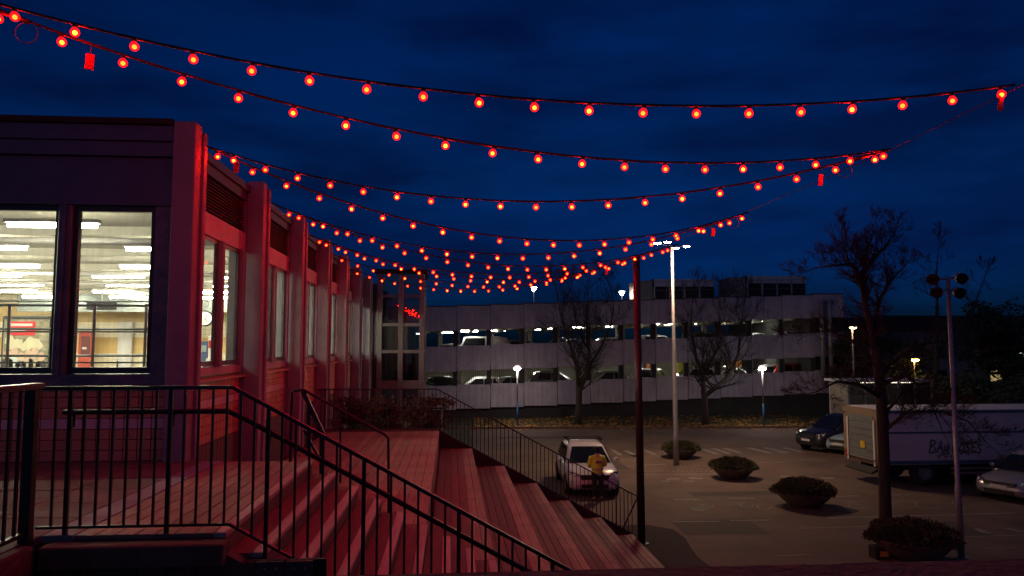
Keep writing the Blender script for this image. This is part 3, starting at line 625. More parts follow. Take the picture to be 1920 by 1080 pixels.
# seating steps
am = thing('amphitheatre_seating', 'wide timber seating steps descending to the car park', 'seating steps', (XO, Y1S, 0))
XE = XN + 5 * TR
n_ = 18; wd = (XE - .002 + 3.0) / n_
for i in range(n_): plank(am, XO, Y1S, -3.0 + i * wd + .004, -3.0 + (i + 1) * wd - .004, Y1S, Y2S, ZD)
MB().box(.04, XE - XO - .03, .02, Y2S - Y1S - .02, 0, ZD - .031).build('deck_core', M['riser'], am)
BX = [XE + .8 * k for k in range(7)]
for k in range(1, 7):
    z = ZD - .43 * k; xa, xb = BX[k - 1], BX[k]
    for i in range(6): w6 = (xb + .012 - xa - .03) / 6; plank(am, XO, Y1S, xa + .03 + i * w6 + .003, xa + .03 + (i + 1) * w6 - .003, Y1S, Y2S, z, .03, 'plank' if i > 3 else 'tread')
    MB().box(xa - XO - .02, xb - XO - .03, .02, Y2S - Y1S - .02, -.1, z - .031).build('step_core', M['riser'], am)
    for q in range(3): plank(am, XO, Y1S, xa - .028, xa - .004, Y1S + .003, Y2S - .003, z + .43 - .034 - q * .132, .126, 'plank', 'riser_board')
    MB().poly([(xa - XO - .8, -.003, z), (xa - XO - .03, -.003, z), (xa - XO - .03, -.003, z + .39), (xa - XO - .8, -.003, z + .39)]).build('cheek_board', M['riser'], am)
for q in range(2): plank(am, XO, Y1S, BX[6] - .024, BX[6] - .002, Y1S, Y2S, ZD - .43 * 6 - .034 - q * .11, .104, 'plank', 'riser_board')

# ================================================================== RAILINGS
def railing(name, label, Y, x0, xk, x1, zl, hgt, step, slope, post_every, z_bot=.06, rail=(.04, .04), bal=.018, handrail=None):
    t = thing(name, label, 'railing', (x0, Y, zl))
    zf = lambda x: -max(0, x - xk) * slope
    def poly(h, w_, hh, nm, xs=x0, xe=x1):
        if xs < xk: MB().bar((xs - x0, 0, h), (xk - x0, 0, h), w_, hh).build(nm, M['rail'], t)
        if xe > xk: MB().bar((max(xk, xs) - x0, 0, h + zf(max(xk, xs))), (xe - x0, 0, h + zf(xe)), w_, hh).build(nm, M['rail'], t)
    poly(hgt, rail[0], rail[1], 'top_rail'); poly(z_bot, rail[0] * .8, rail[1] * .7, 'bottom_rail')
    n = int((x1 - x0) / step); bm = MB().box(-bal / 2, bal / 2, -bal / 2, bal / 2, z_bot + .001, hgt - rail[1] * .45).mesh('baluster'); bm.materials.append(M['rail'])
    pm_ = MB().box(-bal * .9, bal * .9, -bal * .9, bal * .9, z_bot - .12, hgt - rail[1] * .45).mesh('post'); pm_.materials.append(M['rail'])
    for i in range(1, n):
        x = x0 + i * step; pst = post_every and i % post_every == 2
        put('post' if pst else 'baluster', pm_ if pst else bm, None, t, (x - x0, 0, zf(x)))
        if pst and handrail:
            MB().tube([(x - x0, .0, zf(x) + handrail - .11), (x - x0, .045, zf(x) + handrail - .11), (x - x0, .06, zf(x) + handrail - .02)], .012, 6).build('bracket', M['rail'], t)
    if handrail:
        xs = x0 + .12; pts = [(xs - x0, .06, handrail), (xk - x0 - .05, .06, handrail), (xk - x0 + .06, .06, handrail - .05), (x1 - x0, .06, handrail + zf(x1))]
        MB().tube(pts, .020, 8).build('handrail', M['rail'], t, True)
    return t
xk = at(437, 730, Y=5.6).x; xl = at(80, 727, Y=5.6).x
railing('stair_railing', 'near black steel railing following the landing and down the stairs', 5.6, xl, xk, 3.6, ZL, at(300, 727, Y=5.6).z - ZL, .0985, SL + .012, 7, .055, (.035, .026), .0155, at(300, 773, Y=5.6).z - ZL)
t = railing('far_railing', 'far black steel railing along the end of the deck, sloping down to the red pole', 18.76, -3.25, -.33, 4.7, ZD, at(700, 730, Y=18.76).z - ZD, .1, SL, 12, .05, (.04, .03), .016)
MB().bar((4.7 + 3.25, 0, 1.02 - 5.03 * SL), (4.3 + 3.25, 0, .05 - 4.63 * SL - .05), .03, .03).build('brace', M['rail'], t)
MB().box(0, 2.95, -.06, .03, -.12, .04).build('kerb_board', M['riser'], t)
q0, q1 = XE + 3.25 - .02, XE + 4.75 + 3.25
MB().hexa([(q0, -.05, -.62), (q1, -.05, -.62 - 4.77 * SL), (q1, -.02, -.62 - 4.77 * SL), (q0, -.02, -.62), (q0, -.05, .02), (q1, -.05, .02 - 4.77 * SL), (q1, -.02, .02 - 4.77 * SL), (q0, -.02, .02)]).build('side_board', M['gdark'], t)
# left railing running towards the viewer
lr = thing('side_railing', 'black railing with wide flat top on the low left wall', 'railing', (-2.86, 5.42, ZL))
hr = at(75, 724, Y=5.42).z - ZL
MB().bbox(-.04, .05, -2.6, .06, hr - .02, hr + .02, .006).build('top_rail', M['rail'], lr); MB().box(-.02, .02, -2.6, -.04, .05, .075).build('bottom_rail', M['rail'], lr)
MB().bbox(-.035, .035, -.035, .035, -.1, hr - .021, .004).build('post', M['rail'], lr)
bm = MB().box(-.009, .009, -.009, .009, .076, hr - .021).mesh('baluster'); bm.materials.append(M['rail'])
for i in range(20): put('baluster', bm, None, lr, (0, -.14 - i * .115, 0))
# free handrail on the far side of the stairs
hx = thing('stair_handrail', 'bent black tube handrail on the far side of the stairs', 'handrail', (at(547, 735, Y=8.93).x, 8.93, ZL))
q = lambda x, y: (at(x, y, Y=8.93).x - hx.location.x, 0, at(x, y, Y=8.93).z - ZL)
MB().tube([(0, 0, 0), q(547, 737), q(550, 733), q(567, 731), q(573, 733), q(722, 815), q(728, 822), q(729, 975)], .016, 8).build('tube_rail', M['rail'], hx, True)
MB().tube([q(638, 768), q(638, 905)], .013, 6).build('upright', M['rail'], hx)
MB().bar(q(568, 733), q(606, 815), .05, .05, (0, 1, 0)).build('steep_bar', M['rail'], hx); MB().bar(q(570, 806), q(600, 862), .03, .03, (0, 1, 0)).build('lower_bar', M['rail'], hx)
MB().bar(q(580, 760), q(578, 855), .045, .045, (0, 1, 0)).build('wide_post', M['rail'], hx); MB().bar(q(604, 812), q(604, 888), .055, .05, (0, 1, 0)).build('wide_post', M['rail'], hx)
# parapet right before the camera
a = at(960, 1066, Y=1.6)
pp = thing('near_parapet', 'dark concrete parapet along the bottom edge of the picture', 'parapet', (-3, 1.2, 0))
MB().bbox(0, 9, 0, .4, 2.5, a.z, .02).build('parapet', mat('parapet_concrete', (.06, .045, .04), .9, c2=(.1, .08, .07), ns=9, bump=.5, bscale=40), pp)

# ================================================================== STRING LIGHTS
rp = thing('red_pole', 'tall dark red steel pole at the foot of the seating steps', 'pole', (4.77, 18.71, 0))
ptop = at(1193, 480, Y=18.71).z
lean = at(1193, 480, Y=18.71).x - 4.77
MB().tube([(0, 0, 0), (lean, 0, ptop)], [.10, .088], 16).build('shaft', M['pole_red'], rp, True)
MB().lathe([(.0, .03), (.19, .03), (.19, 0)], 16).build('base_plate', M['pole_red'], rp); MB().lathe([(.1, ptop - .02), (.1, ptop + .02), (0, ptop + .03)], 12, (lean, 0, 0)).build('cap', M['black'], rp)
XR = 4.75
wr = thing('span_wire', 'thin wire running towards the viewer from the red pole top', 'wire', (4.75, 18.7, ptop))
MB().tube([(0, 0, 0), (0, 11.9 - 18.7, 7.07 - ptop), (0, 7.7 - 18.7, 7.03 - ptop), (.05, 5.79 - 18.7, 7.1 - ptop), (.05, 1 - 18.7, 7.2 - ptop)], .0045, 5).build('wire_strand', M['black'], wr)
def bulb_shell():
    m = bpy.data.materials.new('red_bulb_glass'); m.use_nodes = True; t = m.node_tree; t.nodes.clear(); l = t.links.new
    tr = t.nodes.new('ShaderNodeBsdfTransparent'); tr.inputs[0].default_value = (.95, .5, .4, 1)
    e = t.nodes.new('ShaderNodeEmission'); e.inputs[0].default_value = (1, .006, .010, 1); e.inputs[1].default_value = 1.15
    ad = t.nodes.new('ShaderNodeAddShader'); l(tr.outputs[0], ad.inputs[0]); l(e.outputs[0], ad.inputs[1]); o = t.nodes.new('ShaderNodeOutputMaterial'); l(ad.outputs[0], o.inputs[0]); return m
M['bulb'] = bulb_shell()
CORES = [emit('bulb_filament', (1, .0090, .0007), v) for v in (165.0, 260.0, 470.0)]
bulb_me = MB().lathe([(.0, -.040), (.018, -.037), (.032, -.026), (.040, -.008), (.040, .006), (.034, .022), (.022, .036), (.016, .046)], 14).mesh('bulb', True); bulb_me.materials.append(M['bulb'])
core_mes = []
for cmat in CORES:
    c_me = MB().sphere((0, 0, -.004), .0205, 10, 7).mesh('filament', True); c_me.materials.append(cmat); core_mes.append(c_me)
sock_me = MB().lathe([(.0, .078), (.016, .077), (.021, .07), (.021, .047), (.0165, .040)], 10).mesh('socket', True); sock_me.materials.append(M['black'])
def string(idx, Lp, Rp, sag, s0, ds, n, label, tags=(), u0=0.0):
    t = thing('string_light', label, 'string light', Lp, 0, 'strings of red bulbs')
    Lp = Vector(Lp); Rp = Vector(Rp); D = Rp - Lp
    P = lambda u: D * u + Vector((0, 0, -4 * sag * u * (1 - u)))
    rs = random.Random(idx)
    MB().tube([P(u0 + (1 - u0) * i / 60) + Vector((0, rs.uniform(-.004, .004), rs.uniform(-.004, .004))) for i in range(61)], .0085, 6).build('cord', M['black'], t, True)
    MB().tube([P(u0 + (1 - u0) * i / 30) + Vector((0, .008, .012)) for i in range(31)], .004, 5).build('carrier_wire', M['black'], t, True)
    for i in range(n):
        u = s0 + ds * i
        if not u0 + .005 < u < .995: continue
        p = P(u) + Vector((0, 0, -.064)); b = put('bulb', bulb_me, None, t, p); b.scale = (.88, .88, .88); b.rotation_euler = (rs.uniform(-.2, .2), rs.uniform(-.2, .2), rs.uniform(0, 6))
        put('socket', sock_me, None, b); put('filament', core_mes[rs.choice((0, 0, 0, 1, 1, 2))], None, b)
    for u, kind in tags:
        p = P(u)
        if kind == 'tag':
            x = MB().bbox(-.032, .032, -.006, .006, -.20, -.075, .004).build('plastic_tag', plain('red_tag', (.5, .03, .03)), t); x.location = p; x.rotation_euler = (.1, .06, .4)
            MB().tube([(0, 0, -.08), (0, 0, 0)], .004, 5).build('tag_tie', M['rail'], x)
        if kind == 'loop':
            x = MB().tube([(.085 * math.sin(a * .35), 0, -.09 + .085 * math.cos(a * .35)) for a in range(19)], .0035, 5, False).build('cable_loop', M['black'], t); x.location = p
        if kind == 'sleeve':
            MB().tube([P(u - .012), P(u + .012)], .02, 8).build('joint_sleeve', M['black'], t, True)
    return t
LX = XO + .02
A = [(-3.3, 5.84, 7.475), (LX + .02, 9.30, 7.354), (LX + .02, 12.62, 7.29), (LX + .02, 15.9, 7.25), (LX + .02, 19.15, 7.23), (LX + .02, 22.4, 7.20)]
B = [(XR + .05, 5.86, 7.13), (XR, 7.62, 7.04), (XR, 11.5, 7.05), (XR, 15.2, 7.05), (XR, 18.66, ptop - .02), (XR, 18.72, ptop + .0)]
string(1, A[0], B[0], .42, -.116, .055, 21, 'topmost string of red bulbs crossing the whole sky', ((.985, 'tag'),), -.25)
string(2, (-3.3, 5.92, 7.423), B[1], .526, -.077, .0533, 21, 'second string of red bulbs from the top, starting at the upper left corner', ((-.01, 'sleeve'), (.0, 'loop'), (.055, 'tag')), -.25)
string(3, A[1], B[1], .63, .044, .0520, 19, 'third string from the top, from the building corner to the far right', ((.05, 'tag'), (.94, 'loop'), (.96, 'sleeve'), (.91, 'tag')))
string(4, A[1], B[2], .775, .015, .0510, 20, 'fourth string of red bulbs, dropping from the building corner towards the lamp mast', ((.9, 'loop'),))
string(5, A[2], B[2], .77, .060, .0530, 18, 'fifth string of red bulbs, starting at the second pillar and ending above the lamp mast', ((.93, 'tag'), (.97, 'loop')))
string(6, A[2], B[3], .74, .035, .0490, 20, 'sixth string of red bulbs, from the second pillar to just before the red pole')
string(7, A[3], B[3], .74, .03, .0515, 19, 'seventh string of red bulbs, starting at the third pillar and ending short of the pole')
string(8, A[3], B[4], .76, .045, .0500, 19, 'eighth string of red bulbs, from the third pillar to the top of the red pole')
string(9, A[4], B[4], .74, .03, .0515, 19, 'ninth string of red bulbs, from the fourth pillar to the top of the red pole', ((.9, 'tag'),))
string(10, A[5], B[5], .72, .03, .0490, 20, 'lowest and farthest string of red bulbs, from the fifth pillar to the red pole')

# ================================================================== LAMPS
mt = thing('lamp_mast', 'tall pale lamp mast with four lit heads in the car park', 'lamp mast', (9.37, 30.82, 0))
H = at(1258, 462, Y=30.82).z; lx = at(1260, 470, Y=30.82).x - 9.37
MB().tube([(0, 0, 0), (lx * .13, 0, 1.2), (lx * .14, 0, 1.25), (lx * .5, 0, H * .5), (lx * .51, 0, H * .5 + .05), (lx, 0, H)], [.115, .115, .095, .09, .07, .055], 12).build('mast', M['galv'], mt, True)
for x, y, dy in ((1233, 466, -.5), (1252, 468, -.9), (1267, 461, .9), (1287, 464, .3)):
    px = at(x, y, Y=30.82 + dy).x - 9.37; hz = H + .06
    MB().tube([(lx, 0, H - .03), (px, dy, hz)], .014, 6).build('arm', M['gdark'], mt)
    hd = MB().lathe([(0, .07), (.09, .065), (.15, .04), (.175, 0.0), (.16, -.01)], 16, (px, dy, hz)).build('lamp_head', M['galv'], mt, True)
    MB().lathe([(.0, -.05), (.08, -.04), (.13, -.02), (.15, 0)], 14, (px, dy, hz)).build('lamp_glass', M['headlamp'], hd, True)
def park_lamp(px, py, Z, label):
    p = at(px, py, Z=Z); t = thing('park_lamp', label, 'street lamp', p)
    hh = at(px, 692, Y=p.y).z - p.z
    MB().tube([(0, 0, -.2), (0, 0, 1.35)], .055, 10).build('pole_base', M['bluepole'], t, True); MB().tube([(0, 0, 1.34), (0, 0, hh - .06)], .042, 10).build('pole_upper', M['galv'], t, True)
    MB().lathe([(.0, .24), (.12, .215), (.19, .15), (.215, .06)], 16, (0, 0, hh)).build('lamp_dome', M['domel'], t, True); MB().lathe([(.21, .058), (.20, .0), (.13, -.06), (.04, -.08)], 16, (0, 0, hh)).build('lamp_globe', M['globe'], t, True)
park_lamp(970, 797, 0.10, 'low globe lamp on a blue pole before the garage, left of the trees')
park_lamp(1432, 799, 0.10, 'low globe lamp on a blue pole at the right end of the garage')
fm = thing('floodlight_mast', 'slim mast with four unlit round floodlights at the right', 'mast', (11.82, 16.82, 0))
H = at(1778, 520, Y=16.82).z; lx = at(1777, 520, Y=16.82).x - 11.82
MB().tube([(0, 0, 0), (lx * .25, 0, H * .25), (lx * .26, 0, H * .26), (lx, 0, H)], [.075, .07, .055, .045], 12).build('mast', M['galv'], fm, True)
MB().lathe([(.15, 0), (.15, .03), (0, .03)], 12).build('base_plate', M['galv'], fm)
for x, y, s_ in ((1750, 523, -1), (1800, 521, 1), (1757, 547, -1), (1796, 548, 1)):
    p = at(x, y, Y=16.6); l_ = Vector((p.x - 11.82, -.22, p.z)); 
    MB().tube([(lx, 0, p.z + (.02 if y < 530 else .08)), l_ + Vector((0, .16, 0))], .022, 6).build('bracket', M['galv'], fm)
    d = Vector((-.45 + s_ * .22, -.85, -.22)).normalized(); a_ = l_ - d * .16; b_ = l_ + d * .14
    fh = MB().tube([a_ - d * .05, a_, a_ + d * .08, b_], [.05, .085, .115, .135], 16, False).build('floodlight', M['galv'], fm, True)
    MB().tube([b_ - d * .03, b_ - d * .025], .13, 16).build('lens', M['carglass'], fh); MB().tube([b_ - d * .12, b_ - d * .1], .1, 12).build('reflector', M['black'], fh)

# ================================================================== PLANTERS
def leafball(n, rx, ry, rz, s0, s1, seed, droop=.0, flat=True):
    rs = random.Random(seed); b = MB()
    for i in range(n):
        th_ = rs.uniform(0, 6.283); ph = math.acos(rs.uniform(-.15, 1)); rad = rs.uniform(.72, 1.08) * (1 + .07 * math.sin(th_ * 5 + ph * 4))
        d = Vector((math.sin(ph) * math.cos(th_), math.sin(ph) * math.sin(th_), math.cos(ph)))
        p = Vector((d.x * rx * rad, d.y * ry * rad, d.z * rz * rad)); g_ = (d + Vector((rs.uniform(-.6, .6), rs.uniform(-.6, .6), rs.uniform(-.2, .6)))).normalized(); a_ = g_.orthogonal().normalized(); a_ = (Matrix.Rotation(rs.uniform(0, 6.28), 3, g_) @ a_)
        s_ = rs.uniform(s0, s1); w_ = s_ * .28
        b.quad(p - a_ * w_, p + g_ * s_ * .5 - a_ * w_ * .9, p + g_ * s_, p + g_ * s_ * .45 + a_ * w_)
    return b
bush_me = leafball(8500, .80, .80, .32, .03, .085, 4).mesh('shrub'); bush_me.materials.append(M['heather'])
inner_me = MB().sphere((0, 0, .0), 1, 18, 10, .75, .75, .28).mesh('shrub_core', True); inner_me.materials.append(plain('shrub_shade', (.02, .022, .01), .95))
bowl_me = MB().lathe([(0, 0), (.38, 0), (.42, .02), (.62, .18), (.78, .36), (.80, .40), (.76, .41), (.70, .36), (0, .34)], 32).mesh('bowl', True); bowl_me.materials.append(M['bowl'])
for (px, py, lab, sc) in ((1276, 858, 'farthest round bowl planter with a low shrub, behind the lamp mast', .98), (1375, 896, 'second farthest round bowl planter with a domed shrub, right of the lamp mast', 1.0),
                      (1508, 948, 'third round bowl planter with a shrub, in the middle of the car park', 1.08), (1712, 1046, 'nearest round bowl planter with a shrub, behind the tree trunk', 1.14)):
    p = at(px, py, Z=0); t = thing('bowl_planter', lab, 'planter', p, random.random() * 6, 'bowl planters in a row'); t.scale = (sc, sc, sc)
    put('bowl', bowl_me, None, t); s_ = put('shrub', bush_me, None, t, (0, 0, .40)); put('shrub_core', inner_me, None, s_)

# ================================================================== CARS
def loft(sections, close=True):
    b = MB(); n = len(sections[0])
    for s_ in sections: b.v += [tuple(p) for p in s_]
    for i in range(len(sections) - 1):
        for k in range(n - 1): b.f.append((i * n + k, i * n + k + 1, (i + 1) * n + k + 1, (i + 1) * n + k))
    if close:
        b.f.append(tuple(range(n - 1, -1, -1))); e = (len(sections) - 1) * n; b.f.append(tuple(e + k for k in range(n)))
    return b
def car(label, loc, rz, paint, kind='hatch', L_=4.2, W_=1.78, H_=1.5, group=None, rack=False, detail=True):
    # front points to -Y of the car; origin on the ground under the middle
    t = thing('parked_car', label, 'car', loc, rz, group); h = W_ / 2; hl = L_ / 2
    gc = .24 if kind == 'suv' else .19; belt = H_ * (.62 if kind == 'suv' else .60); bon = H_ * (.60 if kind in ('suv', 'van') else .555)
    # lower body: (y, half width, z bottom, z shoulder, z top at the centre)
    st_ = [(-hl, h * .62, gc + .12, bon * .60, bon * .64), (-hl + .06, h * .80, gc + .04, bon * .68, bon * .74), (-hl + .22, h * .93, gc, bon * .80, bon * .87), (-hl + .55, h * .985, gc, bon * .90, bon * .97), (-hl + 1.05, h, gc, bon * .98, bon * 1.05), (-hl + 1.4, h, gc, belt * .985, belt * 1.0),
         (0, h, gc, belt, belt + .005), (hl - 1.0, h, gc, belt * 1.03, belt * 1.035), (hl - .35, h * .985, gc + .02, belt * 1.03, belt * 1.04), (hl - .08, h * .9, gc + .06, belt * .96, belt * .98), (hl, h * .8, gc + .14, belt * .80, belt * .82)]
    secs = []
    for y, w_, zb, zs, ztp in st_:
        half = [(w_ * .86, zb), (w_ * .97, zb + .08), (w_, (zb + zs) * .5), (w_ * .985, zs - .10), (w_ * .93, zs - .02), (w_ * .82, zs + (ztp - zs) * .5), (w_ * .4, ztp)]
        secs.append([(x, y, z) for x, z in half] + [(-x, y, z) for x, z in reversed(half)] + [(half[0][0], y, half[0][1])])
    o = loft(secs).build('body', paint, t, True)
    # cabin
    ws = -hl + 1.12 if kind != 'van' else -hl + .75; rf = ws + .80 if kind != 'van' else ws + .5
    rb = hl - (.55 if kind in ('suv', 'hatch', 'van') else 1.25); rg = hl - (.14 if kind in ('suv', 'hatch', 'van') else .55)
    zb = belt - .03
    cs = [(ws, h * .86, h * .86, zb + .02), (ws + .37, h * .90, h * .80, zb + (H_ - zb) * .42), (rf, h * .92, h * .70, H_ - .05), (rf + .4, h * .92, h * .70, H_), (rb - .5, h * .92, h * .69, H_ - .01), (rb, h * .91, h * .66, H_ - .07), (rg - .05, h * .86, h * .78, zb + .16), (rg, h * .84, h * .82, zb + .02)]
    secs = []
    for y, wb, wt, z in cs:
        half = [(wb, zb - .02), (wb * .6 + wt * .4, zb + (z - zb) * .4), (wt * .93 + wb * .07, zb + (z - zb) * .86), (wt * .82, z - .012), (wt * .4, z)]
        secs.append([(x, y, zz) for x, zz in half] + [(-x, y, zz) for x, zz in reversed(half)])
    loft(secs).build('cabin', paint, t, True)
    gl = GLASSD
    # windscreen and rear window stand slightly proud of the cabin
    def pane(nm, y0, z0, w0, y1, z1, w1, off):
        MB().hexa([(-w0, y0 + off, z0), (w0, y0 + off, z0), (w0, y0 + off + .012, z0), (-w0, y0 + off + .012, z0), (-w1, y1 + off, z1), (w1, y1 + off, z1), (w1, y1 + off + .012, z1), (-w1, y1 + off + .012, z1)]).build(nm, gl, t)
    zm = zb + (H_ - zb) * .42
    pane('windscreen', ws + .03, zb + .06, h * .80, rf - .06, H_ - .10, h * .60, -.075)
    pane('rear_window', rg + .0, zb + .12, h * .70, rb + .04, H_ - .12, h * .56, .03)
    for s_ in (-1, 1):
        def side(nm, ya, yb, yat, ybt):
            z0, z1 = zb + .05, H_ - .13; w0, w1 = h * .905 + .018, h * .765 + .012
            pts = [(s_ * w0, ya, z0), (s_ * w0, yb, z0), (s_ * w1, ybt, z1), (s_ * w1, yat, z1)]
            MB().hexa([pts[0], pts[1], (pts[1][0] - s_ * .02, *pts[1][1:]), (pts[0][0] - s_ * .02, *pts[0][1:]), pts[3], pts[2], (pts[2][0] - s_ * .02, *pts[2][1:]), (pts[3][0] - s_ * .02, *pts[3][1:])]).build(nm, gl, t)
        mid = (ws + rg) / 2 + .05
        side('side_window', ws + .36, mid - .04, rf + .12, mid - .04); 
        if kind != 'van': side('side_window', mid + .04, rg - .42, mid + .04, rb - .25)
        for yy in (-hl + .82, hl - .78):
            wr_ = .345 if kind == 'suv' else .31; wx = s_ * (h - .10)
            MB().lathe([(wr_ + .05, -.02), (wr_ + .055, .03), (wr_ + .01, .035), (.0, .03)], 20, (s_ * (h - .045), yy, wr_), 'X').build('wheel_arch', M['black'], t)
            ty = MB().lathe([(wr_ * .62, -.11), (wr_ * .93, -.11), (wr_, -.085), (wr_, .085), (wr_ * .93, .11), (wr_ * .62, .11)], 22, (wx, yy, wr_), 'X').build('wheel', M['rubber'], t, True)
            MB().lathe([(0, .0 + s_ * .09), (wr_ * .2, s_ * .095), (wr_ * .58, s_ * .08), (wr_ * .63, s_ * .105)], 10, (wx, yy, wr_), 'X').build('rim', M['rim'], ty)
        if detail:
            MB().sphere((s_ * (h + .09), ws + .38, zb + .11), .1, 10, 8, 1.05, .65, .75).build('mirror', paint, t, True)
            y_ = -hl + .14
            hd = MB().hexa([(s_ * h * .55, y_ - .075, bon * .70), (s_ * h * .90, y_ + .10, bon * .74), (s_ * h * .90, y_ + .14, bon * .74), (s_ * h * .55, y_ + .0, bon * .70), (s_ * h * .60, y_ - .03, bon * .83), (s_ * h * .93, y_ + .18, bon * .90), (s_ * h * .93, y_ + .24, bon * .90), (s_ * h * .60, y_ + .03, bon * .83)]).build('headlight', CHROME, t)
            MB().sphere((s_ * h * .74, y_ - .02, bon * .785), .05, 8, 6).build('headlight_lens', LENS, hd, True)
            MB().hexa([(s_ * h * .55, y_ - .14, gc + .14), (s_ * h * .86, y_ - .01, gc + .16), (s_ * h * .86, y_ + .05, gc + .16), (s_ * h * .55, y_ - .05, gc + .14), (s_ * h * .58, y_ - .13, gc + .27), (s_ * h * .88, y_ + .0, gc + .30), (s_ * h * .88, y_ + .05, gc + .30), (s_ * h * .58, y_ - .05, gc + .27)]).build('fog_light', M['black'], t)
            MB().hexa([(s_ * h * .66, hl - .10, belt * .72), (s_ * h * .93, hl - .16, belt * .74), (s_ * h * .93, hl - .06, belt * .74), (s_ * h * .66, hl + .015, belt * .72), (s_ * h * .66, hl - .12, belt * .93), (s_ * h * .93, hl - .18, belt * .95), (s_ * h * .93, hl - .08, belt * .95), (s_ * h * .66, hl - .005, belt * .93)]).build('tail_light', TAIL, t)
    if detail:
        MB().hexa([(-h * .5, -hl - .02, bon * .64), (h * .5, -hl - .02, bon * .64), (h * .5, -hl + .1, bon * .64), (-h * .5, -hl + .1, bon * .64), (-h * .55, -hl + .02, bon * .78), (h * .55, -hl + .02, bon * .78), (h * .55, -hl + .14, bon * .78), (-h * .55, -hl + .14, bon * .78)]).build('grille', M['black'], t)
        MB().bar((-h * .55, -hl - .0, bon * .795), (h * .55, -hl - .0, bon * .795), .02, .025).build('grille_trim', CHROME, t)
        MB().box(-h * .5, h * .5, -hl - .025, -hl + .1, gc + .08, gc + .20).build('lower_intake', M['black'], t)
        MB().box(-.26, .26, -hl - .04, -hl - .026, gc + .24, gc + .35).build('number_plate', M['white'], t)
    if rack:
        for s_ in (-1, 1): MB().tube([(s_ * h * .66, rf + .25, H_ - .02), (s_ * h * .66, rf + .35, H_ + .045), (s_ * h * .66, rb - .5, H_ + .045), (s_ * h * .66, rb - .3, H_ - .04)], .018, 6).build('roof_rail', M['black'], t, True)
        for yy in (rf + .5, rb - .8):
            MB().box(-h * .78, h * .78, yy - .03, yy + .03, H_ + .075, H_ + .105).build('roof_bar', M['black'], t)
            for s_ in (-1, 1): MB().box(s_ * h * .66 - .05, s_ * h * .66 + .05, yy - .05, yy + .05, H_ + .03, H_ + .074).build('rack_foot', M['black'], t)
    return t
GLASSD = mat('dark_glass', (.008, .009, .012), .06, spec=.8, c2=(.012, .013, .016), ns=2)
CHROME = plain('headlight_glass', (.35, .35, .36), .12, metal=.9); LENS = plain('lens', (.75, .75, .78), .1); TAIL = plain('tail_red', (.35, .012, .012), .2)
def paint(n, c, metal=.0): return mat(n, c, .32, metal=metal, c2=tuple(x * 1.06 for x in c), ns=2, coat=.7)
PW_ = paint('white_paint', (.68, .67, .70)); PB = paint('black_paint', (.012, .012, .016)); PS_ = paint('silver_paint', (.36, .36, .38), .5); PBL = paint('pale_blue_paint', (.28, .42, .50)); PR = paint('red_paint', (.38, .02, .02)); PG = paint('grey_paint', (.16, .16, .17), .4); PDB = paint('dark_blue_paint', (.02, .03, .07))
p = at(1122, 936, Z=0)
car('white SUV with roof bars facing the viewer in the car park', (p.x, p.y + 2.3, 0), R(-2), PW_, 'suv', 4.3, 1.76, 1.53, rack=True)
def frontcar(label, px, py, rz, paint_, kind, **k):
    p = at(px, py, Z=0); L_ = k.get('L_', 4.2); c = Vector((math.sin(-rz) * -1, 0, 0))
    f_ = Vector((0, -L_ / 2, 0)); f_.rotate(Matrix.Rotation(rz, 3, 'Z'))
    return car(label, (p.x - f_.x, p.y - f_.y, 0), rz, paint_, kind, **k)
frontcar('dark SUV parked beyond the lorry with its front to the left', 1512, 846, R(-72), PB, 'suv', L_=4.5, W_=1.85, H_=1.68)
frontcar('pale blue small car peeking out behind the lorry tail', 1572, 853, R(-62), PBL, 'hatch', L_=4.0, W_=1.73, H_=1.52)
frontcar('silver saloon cut off by the right picture edge', 1874, 941, R(-66), PS_, 'saloon', L_=4.6, W_=1.8, H_=1.42)
# cars inside the garage
def gcar(px, fl, dy, rz, paint_, kind, label, **k):
    x = at(px, 640, Y=50 + dy).x; kk = (x - GX0) / GW; z = (z5 if fl == 0 else z3) + DZ * math.floor(kk) + (.5 if fl == 0 else .35)
    car(label, (x, 50 + dy, z + .002), rz, paint_, kind, group='cars inside the garage', detail=False, **k)
gcar(900, 1, 3.2, R(-90), PW_, 'van', 'white van on the upper garage deck near its left end', L_=4.8, W_=1.9, H_=1.95)
gcar(835, 1, 3.0, R(-90), PG, 'hatch', 'grey car on the upper garage deck left of the white van')
gcar(988, 1, 3.4, R(90), PS_, 'hatch', 'silver car on the upper garage deck right of the white van', H_=1.55)
gcar(1128, 1, 3.0, R(-90), PW_, 'hatch', 'white car on the upper garage deck behind the left bare tree', H_=1.55)
gcar(1330, 1, 3.0, R(90), PG, 'suv', 'grey car on the upper garage deck behind the right bare tree', H_=1.6)
gcar(1485, 1, 2.6, R(0), PW_, 'hatch', 'white car on the upper garage deck at its right end', H_=1.55)
gcar(1046, 1, 3.2, R(-90), PDB, 'suv', 'dark blue car on the upper garage deck just left of the left bare tree', H_=1.6)
gcar(1240, 1, 3.4, R(90), PS_, 'hatch', 'silver car on the upper garage deck between red pole and lamp mast', H_=1.58)
gcar(1408, 1, 3.2, R(-90), PS_, 'saloon', 'silver saloon on the upper garage deck above the right globe lamp', H_=1.52)
gcar(1045, 0, 3.0, R(90), PG, 'suv', 'grey car on the lower garage deck left of the left bare tree', H_=1.62)
gcar(1295, 0, 3.6, R(-90), PW_, 'hatch', 'white car on the lower garage deck left of the right bare tree', H_=1.5)
gcar(1432, 0, 3.0, R(-90), PG, 'hatch', 'grey car on the lower garage deck behind the right globe lamp', H_=1.55)
gcar(832, 0, 2.6, R(20), PB, 'suv', 'black car behind the bars of the lower garage deck, first from the left', H_=1.6)
